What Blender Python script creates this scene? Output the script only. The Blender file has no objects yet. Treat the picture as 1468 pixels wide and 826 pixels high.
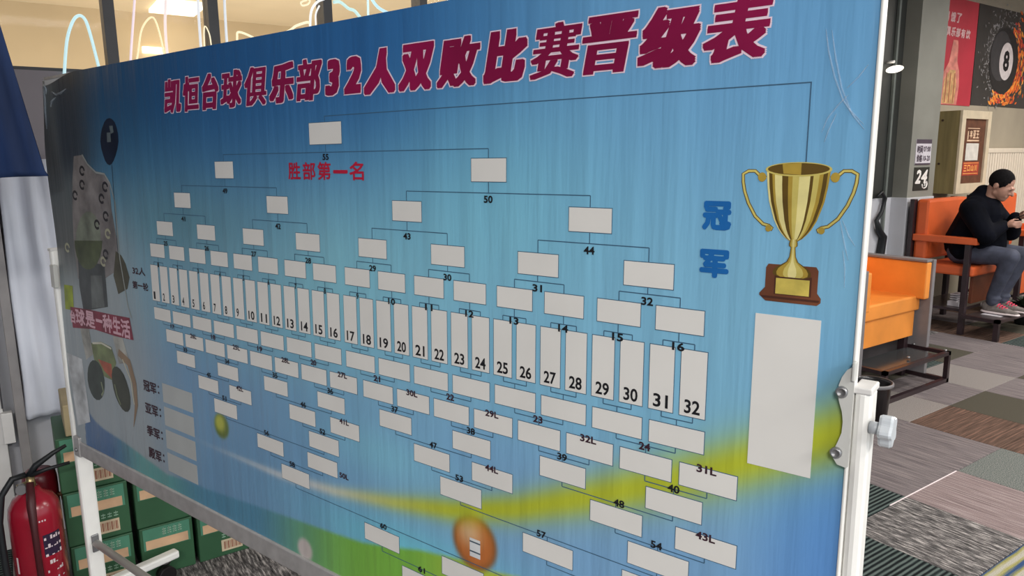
import bpy, bmesh, math, random
from mathutils import Vector, Matrix, Euler
random.seed(7)
sc = bpy.context.scene
COL = sc.collection
# ------------------------------------------------------------------ camera
FPX = 1039.3535
cam_d = bpy.data.cameras.new('camera'); cam = bpy.data.objects.new('camera', cam_d); COL.objects.link(cam)
CAMROT = Matrix(((0.822923, 0.108970, -0.557605), (-0.568039, 0.138167, -0.811321), (-0.011367, 0.984396, 0.175600)))
cam.matrix_world = Matrix.Translation((0, 0, 1.6)) @ CAMROT.to_4x4()
cam_d.sensor_width = 36; cam_d.lens = 36 * FPX / 1468; cam_d.clip_start = .05
sc.camera = cam
# ------------------------------------------------------------------ light
vs = sc.view_settings
vs.view_transform = 'Standard'; vs.look = 'None'; vs.gamma = 1; vs.exposure = 0.85; vs.use_curve_mapping = False
sc.cycles.max_bounces = 6; sc.cycles.use_denoising = True
w = bpy.data.worlds.new('world'); sc.world = w; w.use_nodes = True
w.node_tree.nodes['Background'].inputs[0].default_value = (.86, .93, 1, 1)
w.node_tree.nodes['Background'].inputs[1].default_value = .62

def area(name, loc, size, power, col=(1, 1, 1), rot=(0, 0, 0)):
    L = bpy.data.lights.new(name, 'AREA'); L.shape = 'RECTANGLE'; L.size, L.size_y = size; L.energy = power; L.color = col
    o = bpy.data.objects.new(name, L); COL.objects.link(o); o.location = loc; o.rotation_euler = rot
    return o
LAMPS = [(-1.6, -1.6, 70), (.6, -3.2, 60), (4.2, .4, 30), (6.8, 1.2, 34), (1.6, -2.2, 40), (4.2, -2.4, 30), (8.2, -1.0, 34)]  # unseen ceiling panels, put in to light the room and the board
for x, y, pw in LAMPS:
    area('unseen_panel_light', (x, y, 3.24), (1.1, .55), pw, (1, .965, .92))
area('back_room_fill', (1.2, 4.8, 3.05), (5, 1.6), 34, (1, .9, .74))  # added fill, brightens the room behind the windows
area('back_room_upfill', (1.2, 6.2, .4), (6, 4), 60, (1, .9, .74), (math.pi, 0, 0))  # added fill from below, evens out the same room
area('far_corner_fill', (9.3, 2.0, 3.2), (1.2, .8), 34, (1, .92, .82))  # unseen fill added to brighten the far right corner

# ------------------------------------------------------------------ helpers
def lin(c):
    return tuple((x / 255 / 12.92) if x / 255 <= .04045 else ((x / 255 + .055) / 1.055) ** 2.4 for x in c)
def mat(name, rgb, rough=.6, metal=0, vary=.06, scale=12, bump=0, emit=0, alpha=1, spec=None, stretch=None, coat=0, trans=0):
    """principled with noise-driven colour variation (object coordinates)"""
    m = bpy.data.materials.new(name); m.use_nodes = True
    nt = m.node_tree; b = nt.nodes['Principled BSDF']; c = lin(rgb)
    b.inputs['Roughness'].default_value = rough; b.inputs['Metallic'].default_value = metal
    tc = nt.nodes.new('ShaderNodeTexCoord'); mp = nt.nodes.new('ShaderNodeMapping'); nz = nt.nodes.new('ShaderNodeTexNoise')
    nt.links.new(tc.outputs['Object'], mp.inputs[0]); nt.links.new(mp.outputs[0], nz.inputs['Vector'])
    if stretch: mp.inputs['Scale'].default_value = stretch
    nz.inputs['Scale'].default_value = scale; nz.inputs['Detail'].default_value = 4
    r = nt.nodes.new('ShaderNodeValToRGB')
    lo = tuple(x * (1 - vary * 2) for x in c); hi = tuple(min(1, x * (1 + vary * 2)) for x in c)
    r.color_ramp.elements[0].color = (*lo, 1); r.color_ramp.elements[1].color = (*hi, 1)
    r.color_ramp.elements[0].position = .3; r.color_ramp.elements[1].position = .7
    nt.links.new(nz.outputs['Fac'], r.inputs[0]); nt.links.new(r.outputs[0], b.inputs['Base Color'])
    if bump:
        bp = nt.nodes.new('ShaderNodeBump'); bp.inputs['Strength'].default_value = bump; bp.inputs['Distance'].default_value = .01
        nt.links.new(nz.outputs['Fac'], bp.inputs['Height']); nt.links.new(bp.outputs[0], b.inputs['Normal'])
    if emit:
        b.inputs['Emission Color'].default_value = (*c, 1); b.inputs['Emission Strength'].default_value = emit
    if alpha < 1: b.inputs['Alpha'].default_value = alpha
    if spec is not None: b.inputs['Specular IOR Level'].default_value = spec
    if coat: b.inputs['Coat Weight'].default_value = coat; b.inputs['Coat Roughness'].default_value = .2
    if trans: b.inputs['Transmission Weight'].default_value = trans; b.inputs['IOR'].default_value = 1.45
    return m

class MB:
    """mesh collector; points are world coordinates unless a frame is given"""
    def __init__(s): s.v = []; s.f = []; s.mi = []; s.sm = []; s.cur = 0
    def add(s, vs_, fs, smooth=False):
        k = len(s.v); s.v += [Vector(p) for p in vs_]
        for f in fs: s.f.append(tuple(i + k for i in f)); s.mi.append(s.cur); s.sm.append(smooth)
        return s
    def box(s, lo, hi, fr=None, bev=0):
        bm = bmesh.new(); bmesh.ops.create_cube(bm, size=1)
        c = [(a + b) / 2 for a, b in zip(lo, hi)]; z = [abs(b - a) for a, b in zip(lo, hi)]
        for v in bm.verts: v.co = Vector((v.co.x * z[0] + c[0], v.co.y * z[1] + c[1], v.co.z * z[2] + c[2]))
        if bev: bmesh.ops.bevel(bm, geom=bm.edges[:], offset=bev, segments=2, affect='EDGES', profile=.5)
        bm.verts.index_update()
        vs_ = [fr(v.co) if fr else v.co.copy() for v in bm.verts]; fs = [tuple(v.index for v in f.verts) for f in bm.faces]; bm.free()
        return s.add(vs_, fs)
    def cyl(s, p0, p1, r0, r1=None, n=16, cap=True, smooth=True):
        p0 = Vector(p0); p1 = Vector(p1); r1 = r0 if r1 is None else r1
        ax = (p1 - p0).normalized(); a = ax.orthogonal().normalized(); b = ax.cross(a)
        vs_ = [p + (a * math.cos(t) + b * math.sin(t)) * r for p, r in ((p0, r0), (p1, r1)) for t in [2 * math.pi * i / n for i in range(n)]]
        s.add(vs_, [(i, (i + 1) % n, n + (i + 1) % n, n + i) for i in range(n)], smooth)
        if cap:
            k = len(s.v) - 2 * n
            s.f.append(tuple(k + i for i in range(n - 1, -1, -1))); s.mi.append(s.cur); s.sm.append(False)
            s.f.append(tuple(k + n + i for i in range(n))); s.mi.append(s.cur); s.sm.append(False)
        return s
    def tube(s, pts, r, n=8, closed=False):
        pts = [Vector(p) for p in pts]; rr = r if isinstance(r, (list, tuple)) else [r] * len(pts)
        vs_ = []; up = None
        for i, p in enumerate(pts):
            t = (pts[min(i + 1, len(pts) - 1)] - pts[max(i - 1, 0)]).normalized()
            if up is None: up = t.orthogonal().normalized()
            up = (up - t * up.dot(t)).normalized(); b = t.cross(up)
            vs_ += [p + (up * math.cos(a) + b * math.sin(a)) * rr[i] for a in [2 * math.pi * k / n for k in range(n)]]
        fs = [(i * n + k, i * n + (k + 1) % n, (i + 1) * n + (k + 1) % n, (i + 1) * n + k) for i in range(len(pts) - 1) for k in range(n)]
        fs += [tuple(range(n - 1, -1, -1)), tuple((len(pts) - 1) * n + k for k in range(n))]
        return s.add(vs_, fs, True)
    def ell(s, c, r, rot=None, nu=16, nv=10):
        vs_ = [(0, 0, 1)]
        for j in range(1, nv):
            for i in range(nu):
                a = math.pi * j / nv; b = 2 * math.pi * i / nu
                vs_.append((math.sin(a) * math.cos(b), math.sin(a) * math.sin(b), math.cos(a)))
        vs_.append((0, 0, -1)); R = rot.to_matrix() if rot else Matrix.Identity(3)
        vs_ = [R @ Vector((x * r[0], y * r[1], z * r[2])) + Vector(c) for x, y, z in vs_]
        fs = [(0, 1 + i, 1 + (i + 1) % nu) for i in range(nu)]
        fs += [(1 + j * nu + i, 1 + (j + 1) * nu + i, 1 + (j + 1) * nu + (i + 1) % nu, 1 + j * nu + (i + 1) % nu) for j in range(nv - 2) for i in range(nu)]
        k = 1 + (nv - 2) * nu; fs += [(k + nu, k + (i + 1) % nu, k + i) for i in range(nu)]
        return s.add(vs_, fs, True)
    def cap(s, p0, r0, p1, r1, n=14):
        p0 = Vector(p0); p1 = Vector(p1)
        s.cyl(p0, p1, r0, r1, n); s.ell(p0, (r0,) * 3, nu=n, nv=8); s.ell(p1, (r1,) * 3, nu=n, nv=8); return s
    def lathe(s, prof, c, ax=(0, 0, 1), n=24):
        c = Vector(c); ax = Vector(ax).normalized(); a = ax.orthogonal().normalized(); b = ax.cross(a)
        vs_ = [c + ax * z + (a * math.cos(t) + b * math.sin(t)) * r for r, z in prof for t in [2 * math.pi * i / n for i in range(n)]]
        fs = [(j * n + i, j * n + (i + 1) % n, (j + 1) * n + (i + 1) % n, (j + 1) * n + i) for j in range(len(prof) - 1) for i in range(n)]
        return s.add(vs_, fs, True)
    def poly(s, pts, fr=None, th=0):
        """flat polygon, optional thickness along last axis"""
        n_ = len(pts)
        P = [fr(p) if fr else Vector(p) for p in pts]
        return s.add(P, [tuple(range(n_))])
    def build(s, name, m, parent=None, remesh=0, smooth_all=False):
        me = bpy.data.meshes.new(name); off = parent_loc(parent) if parent else Vector()
        me.from_pydata([tuple(v - off) for v in s.v], [], s.f)
        ms = m if isinstance(m, (list, tuple)) else [m]
        for x in ms: me.materials.append(x)
        for p, mi, sm in zip(me.polygons, s.mi, s.sm): p.material_index = mi; p.use_smooth = sm
        me.update()
        o = bpy.data.objects.new(name, me); COL.objects.link(o)
        if parent: o.parent = parent
        if remesh:
            md = o.modifiers.new('r', 'REMESH'); md.mode = 'VOXEL'; md.voxel_size = remesh; md.use_smooth_shade = True
            sm_ = o.modifiers.new('s', 'SMOOTH'); sm_.iterations = 4; sm_.factor = .5
            dg = bpy.context.evaluated_depsgraph_get(); nm = bpy.data.meshes.new_from_object(o.evaluated_get(dg))
            o.modifiers.clear(); o.data = nm
            if not nm.materials: nm.materials.append(ms[0])
            for p in nm.polygons: p.use_smooth = True; p.material_index = 0
        return o
def parent_loc(p):
    L = Vector()
    while p: L += p.location; p = p.parent
    return L
def thing(name, label, cat, loc=(0, 0, 0), group=None):
    o = bpy.data.objects.new(name, None); COL.objects.link(o); o.location = loc; o.empty_display_size = .1
    o['label'] = label; o['category'] = cat
    if group: o['group'] = group
    return o
def tag(o, label, cat, group=None):
    o['label'] = label; o['category'] = cat
    if group: o['group'] = group
    return o
def struct(o): o['kind'] = 'structure'; return o
def rebase(o, loc):
    """give a single-mesh thing its origin at loc"""
    loc = Vector(loc); o.data.transform(Matrix.Translation(-loc)); o.location = loc; return o
def copy_tree(o, delta, label=None, root=True):
    c = o.copy(); COL.objects.link(c)
    if root:
        c.location = o.location + Vector(delta)
        if label: c['label'] = label
    for ch in list(o.children):
        k = copy_tree(ch, (0, 0, 0), None, False); k.parent = c
    return c
_tc = {}
def text_mesh(body, bold=0, shear=0, res=3):
    """returns (verts2d, faces, bbox) for a string, size 1"""
    key = (body, bold, shear, res)
    if key in _tc: return _tc[key]
    cu = bpy.data.curves.new('t', 'FONT'); cu.body = body; cu.offset = bold; cu.shear = shear; cu.resolution_u = res
    o = bpy.data.objects.new('t', cu); COL.objects.link(o)
    dg = bpy.context.evaluated_depsgraph_get(); me = bpy.data.meshes.new_from_object(o.evaluated_get(dg))
    V = [(v.co.x, v.co.y) for v in me.vertices]; F = [tuple(p.vertices) for p in me.polygons]
    bpy.data.objects.remove(o); bpy.data.curves.remove(cu); bpy.data.meshes.remove(me)
    xs = [p[0] for p in V] or [0, 1]; ys = [p[1] for p in V] or [0, 1]
    _tc[key] = (V, F, (min(xs), min(ys), max(xs), max(ys))); return _tc[key]
def put_text(mb, body, box, fr, off, bold=0, shear=0, ref=None, res=3):
    """fit a string to box=(x0,y0,x1,y1) in the 2-D frame fr(x, y, off)"""
    V, F, bb = text_mesh(body, bold, shear, res)
    if ref is not None: bb = text_mesh(body, ref, shear, res)[2]
    sx = (box[2] - box[0]) / max(1e-6, bb[2] - bb[0]); sy = (box[3] - box[1]) / max(1e-6, bb[3] - bb[1])
    mb.add([fr(box[0] + (x - bb[0]) * sx, box[1] + (y - bb[1]) * sy, off) for x, y in V], F)
    return mb
def put_bold(mb, body, box, fr, off, rad, shear=0, inset=None, n=10, res=2, ry=None):
    """string fitted to the box with a stroke of radius rad added all round"""
    V, F, bb = text_mesh(body, 0, shear, res); q, qy = (rad, ry or rad) if inset is None else inset
    x0, y0, x1, y1 = box[0] + q, box[1] + qy, box[2] - q, box[3] - qy
    sx = (x1 - x0) / max(1e-6, bb[2] - bb[0]); sy = (y1 - y0) / max(1e-6, bb[3] - bb[1])
    sh = [(0, 0)] + [(math.cos(2 * math.pi * i / n) * rad, math.sin(2 * math.pi * i / n) * rad) for i in range(n)]
    if ry is not None:      # square pen: sharp corners, strokes heavier sideways than upright
        nx_ = max(2, int(rad / .0011)); ny_ = max(2, int(ry / .0011)); xs_ = [rad * (2 * i / nx_ - 1) for i in range(nx_ + 1)]; ys_ = [ry * (2 * i / ny_ - 1) for i in range(ny_ + 1)]
        sh = [(0, 0)] + [(x, y) for x in xs_ for y in (-ry, ry)] + [(x, y) for x in (-rad, rad) for y in ys_[1:-1]]
    for k, (dx, dy) in enumerate(sh):
        mb.add([fr(x0 + (x - bb[0]) * sx + dx, y0 + (y - bb[1]) * sy + dy, off + k * 2e-6) for x, y in V], F)
    return mb
def rect(mb, x0, y0, x1, y1, fr, off, th=0):
    if th:
        vs_ = [fr(x, y, o) for o in (off, off + th) for x, y in ((x0, y0), (x1, y0), (x1, y1), (x0, y1))]
        mb.add(vs_, [(4, 5, 6, 7), (0, 1, 5, 4), (1, 2, 6, 5), (2, 3, 7, 6), (3, 0, 4, 7), (3, 2, 1, 0)])
    else: mb.add([fr(x, y, off) for x, y in ((x0, y0), (x1, y0), (x1, y1), (x0, y1))], [(0, 1, 2, 3)])
    return mb

# ------------------------------------------------------------------ the room
WY = 3.6      # back wall plane
wall_up = mat('grey_paint', (152, 146, 152), .75, vary=.03, scale=3, bump=.03)
wall_dark = mat('charcoal_paint', (50, 52, 50), .5, vary=.08, scale=2)
wall_lo = mat('pale_wainscot', (196, 197, 203), .5, vary=.04, scale=2)
wall_tan = mat('warm_grey_paint', (168, 158, 140), .7, vary=.05, scale=2)
pil_m = mat('pilaster_paint', (134, 134, 126), .65, vary=.05, scale=3)
white_m = mat('white_plastic_trim', (228, 226, 224), .4, vary=.02)
ceil_m = mat('ceiling_paint', (190, 186, 178), .8, vary=.03)
dark_fr = mat('dark_window_metal', (62, 62, 66), .45, vary=.05)
black_m = mat('black_metal', (26, 23, 25), .35, vary=.1, coat=.3)

fl = MB().box((-6, -4, -.06), (12, WY + .36, -.012)).build('floor', mat('screed', (70, 68, 66), .9)); struct(fl)
m = MB(); m.box((-6, WY, 0), (5.2, WY + .12, 1.2)); struct(m.build('wall_back', wall_lo))
m = MB(); m.box((-6, WY, 1.975), (-2.4, WY + .12, 2.95)); struct(m.build('wall_back', wall_up))
m = MB(); m.box((-6, WY, 1.2), (5.2, WY + .12, 1.975)); struct(m.build('wall_back', wall_up))
WR = 3.85
m = MB(); m.box((5.2, 3.64, 1.2), (6.87, WR + .12, 3.3)); struct(m.build('wall_back', wall_dark))
m = MB(); m.box((5.2, 3.64, 0), (6.86, WR + .12, 1.2)); struct(m.build('wall_back', wall_lo))
m = MB(); m.box((6.87, WR, 0), (12.12, WR + .12, 3.3)); struct(m.build('wall_back', wall_tan))
m = MB(); m.box((-6, WY, 2.95), (5.2, WY + .12, 3.3)); struct(m.build('wall_back', wall_up))
struct(MB().box((-6.12, -4, 0), (-6, WY, 3.3)).build('wall_left', wall_up))
struct(MB().box((12, -4, 0), (12.12, WY + .37, 3.3)).build('wall_right', wall_tan))
ce = struct(MB().box((-6.1, -4, 3.3), (12.1, WY + .37, 3.4)).build('ceiling', ceil_m))
# pilaster beside the posters
m = MB(); m.box((6.87, 3.5, 1.2), (7.35, WR, 3.3)); pl = struct(m.build('trim_1', pil_m))
m = MB(); m.box((6.86, 3.49, 0), (7.36, WR, 1.2), bev=.004); struct(m.build('trim_2', wall_lo))
m = MB(); m.box((6.7, 3.61, 0), (6.73, 3.64, 3.3), bev=.006); struct(m.build('trim_3', mat('pale_conduit', (104, 110, 106), .5)))
# windows high in the back wall
glass = bpy.data.materials.new('clear_glass'); glass.use_nodes = True
nt = glass.node_tree; nt.nodes.clear(); go = nt.nodes.new('ShaderNodeOutputMaterial'); mx = nt.nodes.new('ShaderNodeMixShader')
tr = nt.nodes.new('ShaderNodeBsdfTransparent'); gl = nt.nodes.new('ShaderNodeBsdfGlossy'); gl.inputs['Roughness'].default_value = .03
frn = nt.nodes.new('ShaderNodeFresnel'); frn.inputs[0].default_value = 1.06
nt.links.new(frn.outputs[0], mx.inputs[0]); nt.links.new(tr.outputs[0], mx.inputs[1]); nt.links.new(gl.outputs[0], mx.inputs[2]); nt.links.new(mx.outputs[0], go.inputs[0])
xs = [-2.4, -1.6, -.9, -.25, .43, .85, 1.39, 1.92, 2.5, 3.1, 3.7, 4.3, 5.2]
for i in range(len(xs) - 1):
    a, b = xs[i], xs[i + 1]
    m = MB(); hw = .022
    m.box((a, WY + .02, 1.975), (b, WY + .08, 1.99)); m.box((a, WY + .02, 2.93), (b, WY + .08, 2.95))
    m.box((b - hw, WY - .01, 1.975), (b + hw, WY + .09, 2.95))
    if i == 0: m.box((a, WY - .01, 1.975), (a + hw, WY + .09, 2.95))
    wf = struct(m.build('window_%d' % (i + 1), dark_fr))
    g = MB().box((a + hw, WY + .045, 1.99), (b - hw, WY + .051, 2.93)).build('pane', glass, wf)
# room behind the windows
beige = mat('beige_paint', (200, 180, 146), .8, vary=.03, scale=1.5)
struct(MB().box((-6, 8.6, 0), (5.2, 8.7, 3.3)).build('wall_behind_windows', beige))
struct(MB().box((-6, WY + .12, 3.12), (5.2, 8.7, 3.2)).build('ceiling_behind_windows', beige))
struct(MB().box((-6.1, WY + .12, 0), (-6, 8.7, 3.3)).build('wall_side_behind_windows', beige))
struct(MB().box((5.2, WY + .28, 0), (5.3, 8.7, 3.3)).build('wall_side_behind_windows', beige))
lampm = mat('lit_lamp_diffuser', (255, 246, 226), .5, emit=1.3, vary=0)
m = MB().box((1.36, 7.75, 3.085), (1.78, 8.35, 3.118)).build('ceiling_lamp', lampm)
tag(rebase(m, (1.57, 8.05, 3.12)), 'bright square ceiling lamp seen through the window beyond the banner', 'lamp')
m = MB().box((1.3, 8.53, 2.72), (1.5, 8.59, 2.78)).build('wall_lamp', lampm)
tag(rebase(m, (1.4, 8.59, 2.75)), 'small pale wall lamp low behind the window, left of the ceiling lamp', 'lamp')
# unseen ceiling panel lamps, added to light this room and the board
for k, (x, y, pw) in enumerate(LAMPS):
    t = thing('unseen_panel_lamp', 'unseen white rectangular ceiling panel lamp, ' + ['behind and left of the board, near side', 'behind the viewer at the left', 'above the open carpet beside the nearest chair', 'above the carpet before the seated man', 'behind the viewer, nearest the board', 'behind the viewer above the carpet', 'farthest right over the carpet'][k], 'lamp', (x, y, 3.3), 'ceiling panel lamps')
    MB().box((x - .6, y - .3, 3.262), (x + .6, y + .3, 3.3)).build('housing', white_m, t)
    MB().box((x - .56, y - .26, 3.256), (x + .56, y + .26, 3.262)).build('diffuser', lampm, t)

# ------------------------------------------------------------------ carpet tiles
def carpet(name, c1, c2, c3, stripes=0, speck=0, streak=None):
    m = bpy.data.materials.new(name); m.use_nodes = True; nt = m.node_tree; b = nt.nodes['Principled BSDF']
    b.inputs['Roughness'].default_value = .95; b.inputs['Specular IOR Level'].default_value = .15
    tc = nt.nodes.new('ShaderNodeTexCoord'); oi = nt.nodes.new('ShaderNodeObjectInfo')
    ad = nt.nodes.new('ShaderNodeVectorMath'); ad.operation = 'ADD'; sc_ = nt.nodes.new('ShaderNodeVectorMath'); sc_.operation = 'SCALE'
    cb = nt.nodes.new('ShaderNodeCombineXYZ'); nt.links.new(oi.outputs['Random'], cb.inputs[0]); nt.links.new(oi.outputs['Random'], cb.inputs[1])
    nt.links.new(cb.outputs[0], sc_.inputs[0]); sc_.inputs['Scale'].default_value = 17
    nt.links.new(tc.outputs['Object'], ad.inputs[0]); nt.links.new(sc_.outputs[0], ad.inputs[1])
    def noise(scale, st, det=5):
        mp = nt.nodes.new('ShaderNodeMapping'); mp.inputs['Scale'].default_value = st
        nz = nt.nodes.new('ShaderNodeTexNoise'); nz.inputs['Scale'].default_value = scale; nz.inputs['Detail'].default_value = det; nz.inputs['Roughness'].default_value = .65
        nt.links.new(ad.outputs[0], mp.inputs[0]); nt.links.new(mp.outputs[0], nz.inputs['Vector']); return nz
    st = streak or ((2.2, 60, 1) if not speck else (60, 60, 60))
    n1 = noise(1.6 if not speck else 3, st); n2 = noise(260, (1, 1, 1), 2)
    r = nt.nodes.new('ShaderNodeValToRGB'); e_ = r.color_ramp.elements
    c1, c2, c3 = dim(c1), dim(c2), dim(c3); e_[0].color = (*lin(c1), 1); e_[1].color = (*lin(c3), 1); e_[0].position = .32; e_[1].position = .68
    k = e_.new(.5); k.color = (*lin(c2), 1)
    if stripes:
        wv = nt.nodes.new('ShaderNodeTexWave'); wv.bands_direction = 'Y'; wv.inputs['Scale'].default_value = stripes; wv.inputs['Distortion'].default_value = .6; wv.inputs['Detail'].default_value = 2
        nt.links.new(tc.outputs['Object'], wv.inputs['Vector']); mm = nt.nodes.new('ShaderNodeMath'); mm.operation = 'MULTIPLY_ADD'
        nt.links.new(wv.outputs['Fac'], mm.inputs[0]); mm.inputs[1].default_value = .42; 
        m2 = nt.nodes.new('ShaderNodeMath'); m2.operation = 'MULTIPLY'; m2.inputs[1].default_value = .58; nt.links.new(n1.outputs['Fac'], m2.inputs[0]); nt.links.new(m2.outputs[0], mm.inputs[2])
        src = mm.outputs[0]
    else: src = n1.outputs['Fac']
    nt.links.new(src, r.inputs[0])
    mixc = nt.nodes.new('ShaderNodeMixRGB'); mixc.blend_type = 'MULTIPLY'; mixc.inputs[0].default_value = .55
    r2 = nt.nodes.new('ShaderNodeValToRGB'); r2.color_ramp.elements[0].position = .35; r2.color_ramp.elements[1].position = .6
    r2.color_ramp.elements[0].color = (.45, .45, .45, 1); nt.links.new(n2.outputs['Fac'], r2.inputs[0])
    nt.links.new(r.outputs[0], mixc.inputs[1]); nt.links.new(r2.outputs[0], mixc.inputs[2]); nt.links.new(mixc.outputs[0], b.inputs['Base Color'])
    bp = nt.nodes.new('ShaderNodeBump'); bp.inputs['Strength'].default_value = .5; bp.inputs['Distance'].default_value = .004
    nt.links.new(src, bp.inputs['Height']); nt.links.new(bp.outputs[0], b.inputs['Normal']); return m
def dim(c): return tuple(x * .84 for x in c)
CP = {
 'g': carpet('grey_streak_carpet', (112, 104, 108), (150, 140, 142), (186, 174, 172)),
 'p': carpet('pink_grey_streak_carpet', (134, 116, 118), (178, 158, 158), (216, 200, 198)),
 'b': carpet('brown_streak_carpet', (88, 70, 60), (122, 98, 86), (172, 132, 114)),
 'o': carpet('dark_olive_carpet', (88, 84, 74), (102, 98, 86), (116, 110, 96), speck=1),
 's': carpet('speckled_grey_carpet', (76, 88, 86), (140, 146, 142), (196, 196, 190), speck=1),
 't': carpet('teal_green_carpet', (58, 76, 70), (70, 88, 82), (84, 102, 94)),
 'z': carpet('black_white_streak_carpet', (36, 36, 38), (126, 122, 122), (250, 242, 238), streak=(9, 60, 1)),
 'k': carpet('dark_green_striped_carpet', (22, 28, 30), (66, 80, 80), (120, 134, 130), stripes=15),
 'w': carpet('pale_grey_carpet', (150, 142, 140), (178, 170, 166), (200, 192, 188), speck=1),
 'c': carpet('yellow_blue_stripe_carpet', (70, 100, 150), (196, 190, 110), (220, 215, 200), stripes=5)}
fixed = {(0, 0): 'b', (1, 0): 'o', (0, -1): 'b', (1, -1): 'o', (-1, 0): 'g', (-1, 1): 'g', (-2, 0): 'g', (-1, -1): 's', (-2, -1): 'p', (-3, -1): 'z', (-3, 0): 'k', (-2, 1): 'g',
         (-4, -1): 'k', (-3, -2): 'c', (-2, -2): 'z', (-1, -2): 't', (0, 1): 'w', (1, 1): 'g', (2, 0): 'g', (2, 1): 'w', (3, 0): 'o', (4, 0): 'o', (3, 1): 'g', (2, -1): 'w', (4, 1): 'g', (5, 0): 'g',
         (-9, 2): 'z', (-9, 1): 'z', (-8, 2): 'z', (-8, 1): 'z', (-4, -2): 'k', (0, -2): 't'}
tb = bmesh.new(); bmesh.ops.create_cube(tb, size=1)
for v in tb.verts: v.co = Vector((v.co.x * .498, v.co.y * .498, v.co.z * .012 - .006))
bmesh.ops.bevel(tb, geom=[e_ for e_ in tb.edges if all(v.co.z > -.001 for v in e_.verts)], offset=.003, segments=1, affect='EDGES')
tmesh = {}
for k, mm in CP.items():
    me = bpy.data.meshes.new('carpet_tile'); tb.to_mesh(me); me.materials.append(mm); tmesh[k] = me
tb.free()
for i in range(-11, 15):
    for j in range(-5, 5):
        x = 4.6 + .5 * i; y = 1.84 + .5 * j
        if x > 11.7: continue
        k = fixed.get((i, j)) or random.choice('ggpwsbozk')
        o = bpy.data.objects.new('carpet_tile', tmesh[k]); COL.objects.link(o); o.parent = fl; o.location = (x, y, 0)
        o.rotation_euler = (0, 0, math.pi / 2 if (k in 'gpz') else 0)
MB().box((3.2, 1.5865, -.002), (3.84, 1.5925, .0015)).build('carpet_seam', mat('white_seam_highlight', (232, 220, 222), .8), fl)  # pale strip laid in as the bright highlight along a tile seam
# ------------------------------------------------------------------ board frame of reference
P0 = Vector((0.106582, 2.796308, 1.220000)); D = Vector((0.307637, -0.951504, 0.000000)); EV = Vector((0.021738, 0.007028, 0.999739)); NV = Vector((-0.951256, -0.307556, 0.022846)); N0 = Vector((-0.951504, -0.307637, 0.000000)); LB = Vector((0.118000, 2.800000, 0.000000))
def bf(u, e, o=0): return P0 + D * u + EV * e + NV * o
def bfv(p): return bf(p[0], p[1], p[2])
def pf(p): return LB + D * p[0] + N0 * p[1] + Vector((0, 0, p[2]))       # post frame: along board, toward viewer, up
alu = mat('brushed_aluminium', (186, 184, 184), .42, .35, vary=.06, scale=30, stretch=(1, 1, 1))
wht = mat('white_powder_coat', (248, 247, 243), .38, vary=.02, coat=.3)
grey_pl = mat('grey_bracket_plastic', (204, 204, 200), .45, vary=.02)
steel = mat('bolt_steel', (150, 150, 152), .35, .6, vary=.05)
board = thing('mobile_board', 'white-framed mobile board on castors that carries the blue tournament banner', 'board', LB)
MB().box((.012, -.54, -.02), (2.425, .64, -.003), bfv).build('back_panel', mat('white_board_panel', (214, 216, 218), .35), board)
MB().box((.03, -.595, -.022), (2.43, -.545, .006), bfv, bev=.004).build('bottom_rail', alu, board)
MB().box((.03, .64, -.022), (2.43, .648, -.001), bfv).build('top_rail', alu, board)
MB().box((2.4288, -.59, -.012), (2.4338, .648, .004), bfv, bev=.002).build('side_rail', wht, board)
MB().box((.012, -.59, -.022), (.03, .64, -.003), bfv, bev=.002).build('side_rail', alu, board)
m = MB(); m.box((.012, -.6, -.024), (.055, -.53, .009), bfv, bev=.004)
cb = m.build('corner_bracket', alu, board); MB().cyl(bf(.034, -.575, .009), bf(.034, -.575, .014), .007, n=12).build('bolt', steel, cb)
for px, top in ((-.0105, 1.325), (2.4445, 1.31)):
    m = MB(); hw = .0125 if px < 1 else .0105; m.box((px - hw, -.026 if px < 1 else -.022, .105), (px + hw, .026 if px < 1 else .018, top), pf, bev=.008); post = m.build('post', wht, board)
    m = MB(); m.box((px - hw - .0007, -.027 if px < 1 else -.023, top - .006), (px + hw + .0007, .027 if px < 1 else .019, top + .003), pf, bev=.002); m.build('end_cap', white_m, post)
    # foot bar with two castors
    m = MB(); m.box((px - .02, -.29, .085), (px + .02, .29, .115), pf, bev=.007); foot = m.build('foot', wht, board)
    for s in (-1, 1):
        cs = MB(); c = pf((px, s * .24, .033))
        cs.cyl(c - D * .019, c + D * .019, .032, n=24)
        cs.cyl(c + Vector((0, 0, .045)), c + Vector((0, 0, .053)), .02, n=14)
        cast = cs.build('castor', black_m, foot)
    sgn = 1 if px < 1 else -1
    m = MB(); m.box((px + sgn * .012, -.012, .245), (px + sgn * .02, .012, .31), pf, bev=.003); bk = m.build('tie_bracket', steel, board)
m = MB(); m.cyl(pf((.002, 0, .278)), pf((2.44, 0, .278)), .0125, n=14); m.build('tie_bar', grey_pl, board)
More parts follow.
